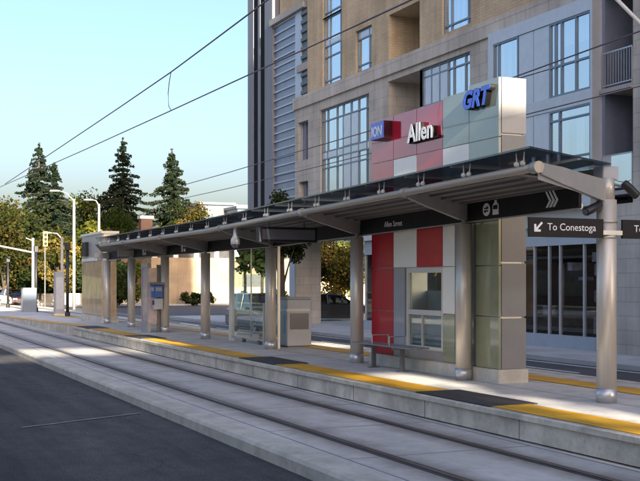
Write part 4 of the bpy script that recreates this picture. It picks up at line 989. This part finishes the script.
# ------------------------------------------------------------------ cars
def car(x, y, rz, paint, label, suv=False):
    """length along local x, front at +x"""
    h = 1.62 if suv else 1.46
    root = thing('parked_car' , label, 'car', (0, 0, 0), 'cars behind the station'); ORG[root.name] = Vector((0, 0, 0))
    L = 2.25; W = .88
    prof = [(-2.25, .45), (-2.22, .92), (-2.0, .99), (-1.2, 1.02), (.95, .98), (1.9, .86), (2.2, .70), (2.25, .42), (2.1, .28)]
    def arch(cx): return [(cx+.36*math.cos(t), .30+.36*math.sin(t)) for t in [R(a) for a in (0, 30, 60, 90, 120, 150, 180)]]
    low = prof+[(1.78, .25)]+arch(1.38)+[(.9, .24), (-.9, .24)]+arch(-1.36)+[(-1.85, .26), (-2.15, .3)]
    low = [(1.74 if (abs(a-1.74) < .01) else a, b_) for a, b_ in low]
    bd = MB(); n = len(low)
    secs = [(-W, .96), (-W+.06, 1.0), (W-.06, 1.0), (W, .96)]; i0 = 0
    for yy, sc in secs: bd.v += [(a*(1 if sc == 1 else .985), yy, .3+(b_-.3)*(1 if sc == 1 else .94)) for a, b_ in low]
    for k in range(3):
        for j in range(n): bd.f.append((k*n+j, k*n+(j+1) % n, (k+1)*n+(j+1) % n, (k+1)*n+j)); bd.t.append(.5)
    bd.f.append(tuple(range(n))[::-1]); bd.f.append(tuple(3*n+j for j in range(n))); bd.t += [.5, .5]
    body = bd.build('body', paint, root)
    cab_b = [(-1.95, .98), (.98, .97)]; ct = [(-1.55 if suv else -1.15, h), (.05, h)]
    cb_ = MB(); wb, wt = W-.08, W-.24
    v = [(cab_b[0][0], -wb, .97), (cab_b[1][0], -wb, .95), (cab_b[1][0], wb, .95), (cab_b[0][0], wb, .97), (ct[0][0], -wt, h), (ct[1][0]+.1, -wt, h-.02), (ct[1][0]+.1, wt, h-.02), (ct[0][0], wt, h)]
    cb_.v = v; cb_.f = [(0, 1, 5, 4), (1, 2, 6, 5), (2, 3, 7, 6), (3, 0, 4, 7)]; cb_.t = [.5]*4
    cb_.build('window', 'car_glass', root)
    rf = MB(); t_ = .035
    rf.poly([(ct[0][0]-.05, -wt-.02, h), (ct[1][0]+.15, -wt-.02, h-.02), (ct[1][0]+.15, wt+.02, h-.02), (ct[0][0]-.05, wt+.02, h)]); rf.poly([(ct[0][0]+.1, -wt+.12, h+.05), (ct[1][0]-.1, -wt+.12, h+.04), (ct[1][0]-.1, wt-.12, h+.04), (ct[0][0]+.1, wt-.12, h+.05)])
    a, b_ = rf.f[0], rf.f[1]
    for k in range(4): rf.f.append((a[k], a[(k+1) % 4], b_[(k+1) % 4], b_[k])); rf.t.append(.5)
    for k in range(4): rf.tube([v[k], v[k+4]], .04, 6)
    for s_ in (-1, 1): rf.tube([(-.45, s_*wb, .97), (-.5, s_*wt, h)], .045, 6)
    rf.build('roof', paint, root)
    for cx in (1.38, -1.36):
        for s_ in (-1, 1):
            wl = MB().tube([(cx, s_*.66, .31), (cx, s_*.87, .31)], .31, 20).build('wheel', 'rubber', root, smooth=False)
            MB().tube([(cx, s_*.865, .31), (cx, s_*.885, .31)], .19, 14).build('rim', 'aluminium', wl)
    for s_ in (-1, 1):
        MB().bbox(2.05, 2.235, s_*.62-.17, s_*.62+.17, .62, .76, .02).build('headlight', 'white_paint', root); MB().bbox(-2.26, -2.15, s_*.68-.14, s_*.68+.14, .72, .90, .02).build('taillight', 'sign_red', root)
        MB().bbox(.7, .86, s_*.95-.09, s_*.95+.09, .98, 1.12, .02).build('mirror', paint, root)
    MB().box(2.24, 2.262, -.45, .45, .36, .56).build('grille', 'lamp_black', root)
    root.location = (x, y, 0); root.rotation_euler = (0, 0, rz)
mat('paint_navy', (.02, .028, .045), .25, var=.05, coat=1.0); mat('paint_black', (.014, .014, .016), .25, var=.05, coat=1.0); mat('paint_maroon', (.03, .007, .009), .25, var=.05, coat=1.0); mat('paint_silver', (.30, .31, .33), .3, var=.05, coat=1.0)
car(-42.8, 16.2, 0, 'paint_navy', 'dark navy car on the far road seen through the windscreen', suv=True)
x, y = at(336, 57); car(x, y, R(70), 'paint_black', 'black car parked in the passage between the pillar and the red panels')
x, y = at(15, 92); car(x, y, R(8), 'paint_maroon', 'dark maroon car at the far left beyond the black post')
x, y = at(1, 96); car(x, y, R(8), 'paint_silver', 'silver car cut by the left edge beyond the maroon car')

# ------------------------------------------------------------------ street to the right, behind the camera, unseen; added for shade and dimmer reflections
for k, (x_, H_, mt_, lb_) in enumerate(((-8, 6.5, 'leaf_green', 'broad green street tree on the near pavement closest to the camera'), (-24, 6, 'leaf_dark', 'dark green street tree on the near pavement, second from the camera'), (-42, 7, 'leaf_green', 'green street tree on the near pavement, third from the camera'), (-62, 7, 'leaf_gold', 'golden street tree on the near pavement, fourth from the camera'), (-84, 7.5, 'leaf_dark', 'dark street tree on the near pavement at the junction'))):
    broadleaf(x_, -13.0, H_, 4.2, 60+k, lb_, mt_, z0=.2, n=34, leaf=.36, per=60, group='street trees on the near pavement')
nb = thing('brick_terrace', 'low brick shop row on the near side of the street opposite the platform', 'building', (-70, -22, 0))
MB().box(-150, -14, -32, -20, 0, 5.6).build('wall', 'dark_brick', nb); MB().box(-150.3, -13.7, -32.3, -19.7, 5.6, 6.0).build('roof', 'roof_dark', nb)
for k in range(26): MB().box(-148+k*5.1, -145+k*5.1, -20.02, -19.9, .8, 3.2).build('window', 'dark_panel', nb)
ob = thing('office_block', 'unseen brick office block along the street, its wing and gap shaped to shade the station', 'building', (38, -5, 0))
MB().box(32, 46, 12.5, 24, 0, 43).build('wing', 'stone', ob)  # added tall wing, holds direct sun off the apartment facade
MB().box(32, 46, -40, 5.25, 0, 20.45).build('wall', 'dark_brick', ob); MB().box(31.9, 46.1, -40.1, 5.25, 20.45, 20.7).build('roof', 'slab_edge', ob)
MB().box(32, 34, 5.25, 7.05, 0, 9.5).build('gap_shade_wall', 'dark_brick', ob)  # gap above this wall invented to let a sun strip reach the platform
MB().box(32, 46, 7.05, 12.5, 0, 20.45).build('wall', 'dark_brick', ob); MB().box(31.9, 46.1, 7.05, 12.4, 20.45, 20.7).build('roof', 'slab_edge', ob)
broadleaf(29, 6.0, 20, 2.4, 83, 'unseen slim tree added before the office gap to dapple the sun on the platform', 'leaf_green', z0=.45, n=8, leaf=.24, per=42, group='street trees on the near pavement')  # added tree, breaks the sunlight from the gap into dapples
MB().box(32.1, 33.0, 5.25, 7.05, 17.3, 20.3).build('gap_shade_bridge', 'dark_brick', ob)  # added bridge capping the gap, keeps the canopy arms in shade
rb_ = thing('shade_billboard', 'unseen plain billboard on the office roof, added to shade the far end of the station', 'billboard', (33.5, 1.4, 20.7))
MB().box(33.3, 33.7, -9.5, 12.2, 22.25, 36).build('panel', 'cabinet_grey', rb_)  # added panel, throws shade over the tracks beyond the sunlit patch
for yy in (-8.5, -4.2, .2, 4.6, 8.4, 11.8): MB().tube([(33.9, yy, 20.6), (33.9, yy, 35)], .18, 8).build('post', 'dark_metal', rb_)
wn = MB()
for k in range(12):
    for j in range(5): wn.box(31.93, 31.99, -38+k*3.4, -36+k*3.4, 2+j*3.5, 4+j*3.5)
wn.build('window', 'dark_panel', ob)
